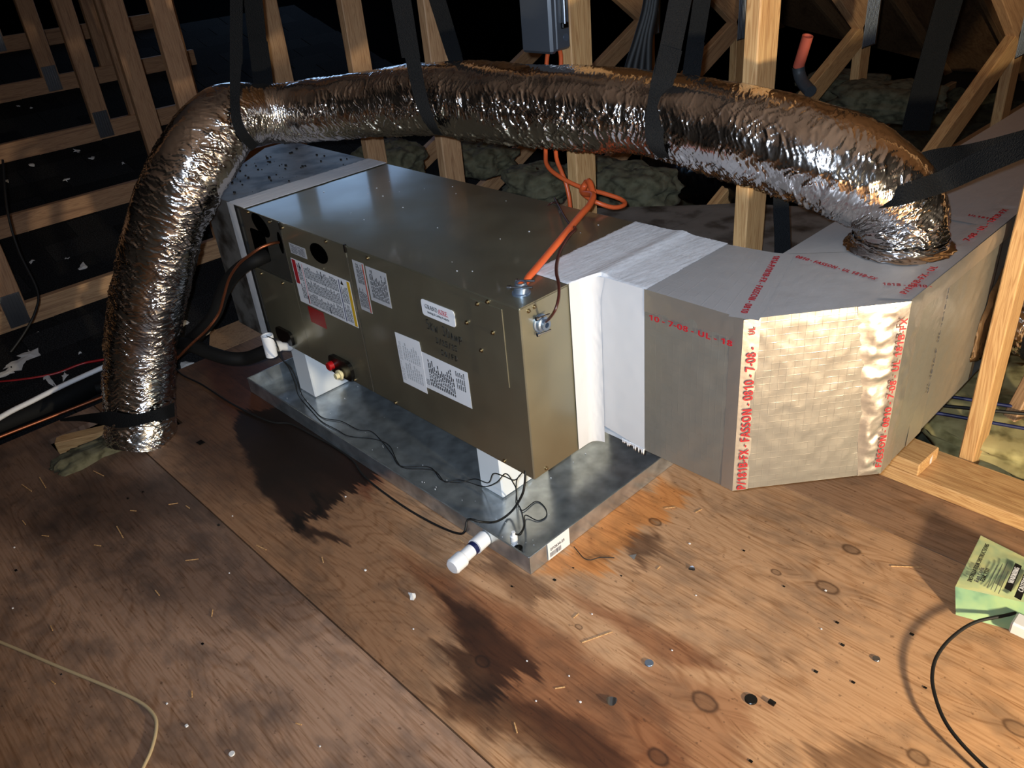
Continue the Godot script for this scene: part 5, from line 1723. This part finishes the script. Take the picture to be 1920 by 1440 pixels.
	for i in range(0, cpth.size() - 1, 6):
		tube(cst, PackedVector3Array([cpth[i], cpth[mini(i + 3, cpth.size() - 1)]]), 0.021, 14)
		tube(cst, PackedVector3Array([cpth[mini(i + 3, cpth.size() - 1)], cpth[mini(i + 6, cpth.size() - 1)]]), 0.017, 14)
	part(co, "conduit", done(cst), M.steel)
	var ft := thing("takeoff_duct", "crumpled foil duct with a black band, leaving the trunk behind the bright post", "duct", dp(1830, 640, 2.2))
	crumpled(ft, [Vector3(0.602, 0.37, -1.15), Vector3(0.66, 0.37, -1.152), Vector3(0.76, 0.365, -1.16), Vector3(0.95, 0.35, -1.19), Vector3(1.2, 0.33, -1.22)], 0.088, 201)
	part(ft, "black_band", turned(Vector3(0.675, 0.37, -1.153), Vector3(1, 0, -0.05), [[0, 0.08], [0, 0.1], [0.05, 0.1], [0.05, 0.08]], 40), M.strap)
	var fpos := PackedVector3Array()
	var fuv := PackedVector2Array()
	var fnz := noise(1.0, 3, 203)
	for i in 25:
		for k in 73:
			var a := TAU * (k % 72) / 72
			var u := i / 24.0
			var fr := lerpf(0.09, 0.20 + 0.02 * fnz.get_noise_2d(cos(a) * 3, sin(a) * 3), u)
			var y := 0.37 + sin(a) * fr
			var h := 0.007 + 0.007 * absf(fnz.get_noise_3d(cos(a) * fr * 50, sin(a) * fr * 50, 3)) + 0.012 * (1.0 - u)
			fpos.append(Vector3(0.602 + h * (1.0 - smoothstep(0.9, 1.0, u) * 0.8), clampf(y, 0.31, 0.62), -1.15 + cos(a) * fr))
			fuv.append(Vector2(u * 0.2, k / 72.0))
	part(ft, "tape_flange", surface(24, 72, fpos, fuv, true), M.flex)
	var tray := thing("insulation_batt", "yellow insulation batt on the attic floor between the plenum and the bright post", "insulation", dp(1760, 780, 2.3), "insulation batts behind the unit")
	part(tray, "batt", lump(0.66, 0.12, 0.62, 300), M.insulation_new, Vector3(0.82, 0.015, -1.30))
	var bw := mat(Color(0.07, 0.10, 0.28), 0.45)
	var i2 := 0
	for q2 in [[1772, 742, 1810, 748, bw], [1762, 760, 1812, 765, M.rubber], [1755, 774, 1806, 783, bw]]:
		var names2 := ["blue cable crossing the yellow insulation beside the plenum", "black cable crossing the yellow insulation beside the plenum", "lowest blue cable crossing the insulation beside the plenum"]
		var a := fl(q2[0], q2[1], 0.105)
		var e := fl(q2[2], q2[3], 0.105)
		single("floor_cable", cable([a - (e - a) * 0.8, a, e, e + (e - a) * 5], 0.0048, 8), q2[4], names2[i2], "cable")
		i2 += 1


func crumpled(parent: Node3D, pts: Array, r: float, sd: int) -> void:
	var path := curve(pts, 0.005)
	var n := noise(1.0, 3, sd)
	var pos := PackedVector3Array()
	var uv := PackedVector2Array()
	var side := Vector3(0.1, 1, 0.05)
	var s := 0.0
	for i in path.size():
		if i:
			s += path[i].distance_to(path[i - 1])
		var tg := (path[mini(i + 1, path.size() - 1)] - path[maxi(i - 1, 0)]).normalized()
		side = (side - tg * side.dot(tg)).normalized()
		var o := tg.cross(side)
		var e := float(i) / (path.size() - 1)
		var rr := r * sqrt(maxf(0.0, 1.0 - pow(maxf(0.0, (e - 0.7) / 0.3), 3.0)))
		for k in 97:
			var a := TAU * (k % 96) / 96
			var h := 0.006 * (1 - 2 * absf(n.get_noise_3d(s * 45, cos(a) * 3, sin(a) * 3))) + 0.003 * n.get_noise_3d(s * 120, cos(a) * 9, sin(a) * 9)
			pos.append(path[i] + (side * cos(a) + o * sin(a)) * (rr + h * rr / r))
			uv.append(Vector2(s, k / 96.0))
	part(parent, "foil_jacket", surface(path.size() - 1, 96, pos, uv, true), M.flex)


func lump(w: float, h: float, d: float, sd: int) -> ArrayMesh:  # a fluffy batt
	var n := noise(1.0, 4, sd)
	var pos := PackedVector3Array()
	var uv := PackedVector2Array()
	for i in 33:
		for k in 49:
			var a := TAU * (k % 48) / 48
			var b := PI * i / 32.0
			var v := Vector3(sin(b) * cos(a), cos(b), sin(b) * sin(a))
			var box_ := v / pow(pow(absf(v.x), 4) + pow(absf(v.y), 4) + pow(absf(v.z), 4), 0.25)
			var f := 1.0 + 0.30 * n.get_noise_3d(v.x * 1.6, v.y * 1.6, v.z * 1.6) + 0.05 * n.get_noise_3d(v.x * 6, v.y * 6, v.z * 6)
			pos.append(Vector3(box_.x * w / 2, box_.y * h / 2, box_.z * d / 2) * f)
			uv.append(Vector2(i, k))
	return surface(32, 48, pos, uv, true, true)


# ------------------------------------------------------------------ small things on the deck
func build_floor_things() -> void:
	# cut-out beside the foot of the duct: a framing board and insulation down in it
	var hb := thing("framing_board", "rounded pine board end showing in the floor opening beside the duct foot", "board", Vector3(-1.5, -0.06, 0.55))
	lumber(hb, "board", Vector3(-1.6, -0.028, 0.66), Vector3(-1.45, -0.028, 0.34), 0.05, 0.05, Vector3(1, 0, 0), M.pine)
	single("floor_insulation", lump(0.13, 0.11, 0.40, 401), M.insulation, "dirty yellow insulation stuffed into the floor opening at the duct foot", "insulation", Vector3(-1.40, -0.028, 0.55))
	# rope at bottom left
	single("rope", cable([fl(-140, 1170, 0.004), fl(-40, 1190, 0.004), fl(20, 1212, 0.004), fl(110, 1250, 0.004), fl(200, 1287, 0.004), fl(260, 1315, 0.004), fl(288, 1340, 0.004), fl(293, 1365, 0.004), fl(284, 1405, 0.004), fl(268, 1440, 0.004), fl(250, 1480, 0.004)], 0.0038, 8), M.rope, "thin tan rope curving over the plywood at the lower left", "rope")
	# black cord at the right, standing slightly off the floor
	single("power_cord", cable([fl(2050, 1100, 0.03), fl(1960, 1125, 0.028), fl(1900, 1150, 0.03), fl(1830, 1166, 0.03), fl(1785, 1195, 0.03), fl(1757, 1230, 0.028), fl(1748, 1265, 0.026), fl(1752, 1300, 0.025), fl(1768, 1345, 0.024), fl(1795, 1385, 0.022), fl(1840, 1432, 0.02), fl(1900, 1485, 0.02)], 0.0036, 10), M.rubber, "black power cord arching over the plywood at the lower right", "cord")
	booklet()
	# metal slugs and discs
	var disc := func(u: float, v: float, r: float, m: Material, label: String) -> void:
		single("knockout_slug", turned(Vector3.ZERO, Vector3.UP, [[0, 0], [0, r], [0.0022, r], [0.003, r * 0.92], [0.003, 0]], 22), m, label, "disc", fl(u, v, 0.0005))
	disc.call(1408, 1312, 0.0125, M.black_plastic, "round black disc lying on the plywood near the bottom edge")
	disc.call(1217, 1244, 0.0095, M.zinc, "dull grey metal knockout slug lying right of the dark stain")
	disc.call(1643, 1236, 0.0075, M.steel, "pale round disc lying on the plywood left of the black cord")
	disc.call(435, 1414, 0.006, M.pvc, "small white disc lying on the plywood at the bottom left")
	var hs := single("bent_slug", bent_slug(), M.steel, "bent half of a shiny metal slug near the plank grain swirl", "disc", fl(1147, 1316, 0.001))
	hs.rotation.y = 0.6
	var hs2 := single("bent_slug", bent_slug(), M.steel, "small curled metal slug lying right of the drain pan", "disc", fl(1297, 1068, 0.001))
	hs2.scale = Vector3.ONE * 0.7
	hs2.rotation.y = 2.0
	single("metal_chip", plate([Vector3(0, 0, 0), Vector3(0.018, 0, 0.004), Vector3(0.010, 0, -0.016)], Vector3.UP, 0.0008), M.galv, "small triangular sheet metal chip right of the drain pan", "chip", fl(1180, 1042, 0.001))
	single("bark_flake", scrap_mesh(0.03, 0.022), M.scrap, "pale torn flake lying left of the dark wet streak", "flake", fl(774, 1117, 0.004))
	single("wire_offcut", cable([fl(1076, 1025, 0.003), fl(1086, 1037, 0.003), fl(1095, 1047, 0.004), fl(1108, 1050, 0.003), fl(1125, 1045, 0.004), fl(1152, 1046, 0.003)], 0.0013, 6), M.rubber, "short curled black wire offcut lying beside the pan's barcode corner", "wire")
	single("wood_chunk", bx(Vector3(-0.007, 0, -0.005), Vector3(0.007, 0.006, 0.005), 0.001), M.black_plastic, "tiny black plastic square beside the round black disc", "chip", fl(1447, 1319, 0.0005))
	single("dark_chip", plate([Vector3(-0.012, 0, -0.008), Vector3(0.012, 0, -0.01), Vector3(0.012, 0, 0.008), Vector3(-0.01, 0, 0.01)], Vector3.UP, 0.002), M.black_plastic, "dark blue black chip lying right of the duct foot", "chip", fl(376, 830, 0.001))
	# splinters of wood: thin pale slivers with one look, scattered
	var slivers := [[1120, 1195, 60, 0.2], [1700, 1063, 50, 0.0], [490, 1027, 26, -0.4], [225, 998, 40, -0.9], [50, 915, 34, -0.8], [80, 905, 40, -0.8], [185, 888, 30, -0.7], [100, 1280, 12, -0.6], [97, 1178, 14, -0.7], [295, 1112, 18, -0.9], [398, 1150, 16, -1.2], [360, 1050, 22, 0.0], [325, 945, 16, 0.1], [352, 951, 12, -0.8], [85, 1005, 14, -0.4], [605, 1050, 16, -1.2], [967, 1365, 22, -1.2], [360, 1302, 14, -1.0], [1257, 952, 22, 0.1], [865, 1015, 14, -0.8], [1050, 1290, 18, 0.1], [1310, 958, 16, 0.7], [560, 1358, 12, -0.5], [45, 980, 16, -0.7], [183, 1023, 14, -0.4], [250, 958, 12, -0.4], [1080, 1155, 14, 0.9], [1235, 1065, 10, 0.7]]
	for q in slivers:
		var p := fl(q[0], q[1], 0.0006)
		var l: float = q[2] * p.distance_to(cam_at) / FOCAL
		var o := single("wood_splinter", bx(Vector3(-l / 2, 0, -0.0014), Vector3(l / 2, 0.0018, 0.0014), 0.0005), M.pine, "thin pale wood splinter lying loose on the plywood deck", "splinter", p, "wood splinters on the deck")
		o.rotation.y = q[3] + rng.randf_range(-0.2, 0.2) + 0.8
	# crumbs of white insulation foam
	for q in [[1005, 1315, 3], [1088, 1317, 4], [988, 1240, 3], [1110, 1152, 3], [313, 1320, 4], [350, 1362, 6], [27, 1027, 4], [685, 1070, 5], [648, 932, 4], [24, 1141, 4], [775, 1180, 3], [1067, 1268, 3], [1305, 1117, 3], [1260, 1220, 3], [600, 1400, 3], [436, 968, 3], [430, 1075, 3], [1540, 1180, 3], [1548, 1108, 4], [1293, 1020, 4]]:
		var s: float = q[2] * 0.0006
		single("foam_crumb", bx(Vector3(-s, 0, -s), Vector3(s, s, s * 0.8), s * 0.5), M.pvc, "tiny white crumb lying loose on the plywood deck", "crumb", fl(q[0], q[1], 0.0003), "white crumbs on the deck")
	for q in [[30, 1070], [150, 930], [240, 935], [268, 923], [410, 985], [115, 1265], [380, 1208], [1570, 1168], [1395, 1033], [1470, 1100], [1580, 1210], [1530, 1260], [1600, 1280], [1710, 1190], [1735, 1290], [1408, 1428], [1040, 1088], [1075, 1065], [1165, 1080], [960, 1100]]:
		var s := rng.randf_range(0.002, 0.0038)
		single("dirt_speck", bx(Vector3(-s * 1.4, 0, -s), Vector3(s, s * 0.5, s * 0.8), s * 0.3), M.black_plastic, "tiny dark speck of dirt lying on the plywood deck", "speck", fl(q[0], q[1], 0.0003), "dark specks on the deck")


func bent_slug() -> ArrayMesh:
	var pos := PackedVector3Array()
	var uv := PackedVector2Array()
	for i in 9:
		for k in 13:
			var x := lerpf(-0.011, 0.011, k / 12.0)
			var z: float = lerpf(-1, 1, i / 8.0) * sqrt(maxf(0.0, 0.0001211 - x * x))
			pos.append(Vector3(x, 0.002 + 45.0 * x * x, z))
			uv.append(Vector2(x, z))
	return surface(8, 12, pos, uv, false, false)


func booklet() -> void:
	var t := thing("instruction_booklet", "crumpled pale green printed instruction leaflet lying at the right edge of the deck", "leaflet", fl(1850, 1120))
	# three rows of points: near edge on the floor, the raised fold, the far edge
	var near_l := fl(1792, 1153, 0.003)
	var near_r := fl(2010, 1212, 0.003)
	var mid_l := fl(1791, 1100, 0.045)
	var mid_r := fl(2010, 1150, 0.05)
	var far_l := fl(1839, 1004, 0.05)
	var far_r := fl(2040, 1104, 0.06)
	var green := mat(Color(0.86, 0.86, 0.80), 0.55)
	green.albedo_texture = ntex(0.012, 4, 256, [Color(0.42, 0.55, 0.48), Color(0.78, 0.86, 0.70), Color(0.95, 0.95, 0.72), Color(0.88, 0.94, 0.80)], 0, 88)
	green.uv1_scale = Vector3(3, 3, 3)
	var teal: StandardMaterial3D = green.duplicate()
	teal.albedo_color = Color(0.62, 0.72, 0.66)
	for f in [["lower_page", near_l, near_r, mid_r, mid_l, 1], ["upper_page", mid_l, mid_r, far_r, far_l, 2]]:
		board(t, f[0], f[1], f[2], f[3], f[4], teal if f[5] == 1 else green, 0.0018, 500 + f[5], 0.004, 0.01)
	var along := (far_l - mid_l).normalized()
	var right := (far_r - far_l).normalized()
	var out := right.cross(along).normalized()
	var at := func(u: float, v: float) -> Vector3: return mid_l.lerp(far_l, v) + right * u + out * 0.009
	lettering(t, "printed_lettering", "INSTALLATION INSTRUCTIONS", at.call(0.022, 0.50), along, out, 0.0085, M.black_ink, 0.14)
	lettering(t, "printed_lettering", "FSM, FSU", at.call(0.044, 0.36), along, out, 0.008, M.black_ink, 0.045)
	lettering(t, "printed_lettering", "Fan Coils", at.call(0.034, 0.32), along, out, 0.008, M.grey_ink, 0.05)
	for q in [[0.095, 0.55, "WARNING"], [0.118, 0.50, "CAUTION"]]:
		var c: Vector3 = at.call(q[0], q[1])
		part(t, "warning_bar", plate([c - along * 0.045 - right * 0.007, c - along * 0.045 + right * 0.007, c + along * 0.045 + right * 0.007, c + along * 0.045 - right * 0.007], out, 0.0006), M.black_ink)
		lettering(t, "printed_lettering", q[2], c + out * 0.001 + along * 0.006, along, out, 0.0095, M.pvc, 0.055)
	var st := mb()
	for i in 4:
		var c2: Vector3 = at.call(0.058 + i * 0.008, 0.45)
		tube(st, PackedVector3Array([c2 - along * 0.05, c2 + along * (0.03 + 0.012 * (i % 3))]), 0.0007, 5)
	part(t, "small_print", done(st), M.grey_ink)
	var b := fl(1908, 1180, 0.02)
	single("white_box", bx(Vector3(-0.012, -0.014, -0.02), Vector3(0.05, 0.016, 0.02), 0.004), M.pvc, "small white plastic plug lying on the green leaflet under the black cord", "plug", b + Vector3(0.0, 0.012, 0))
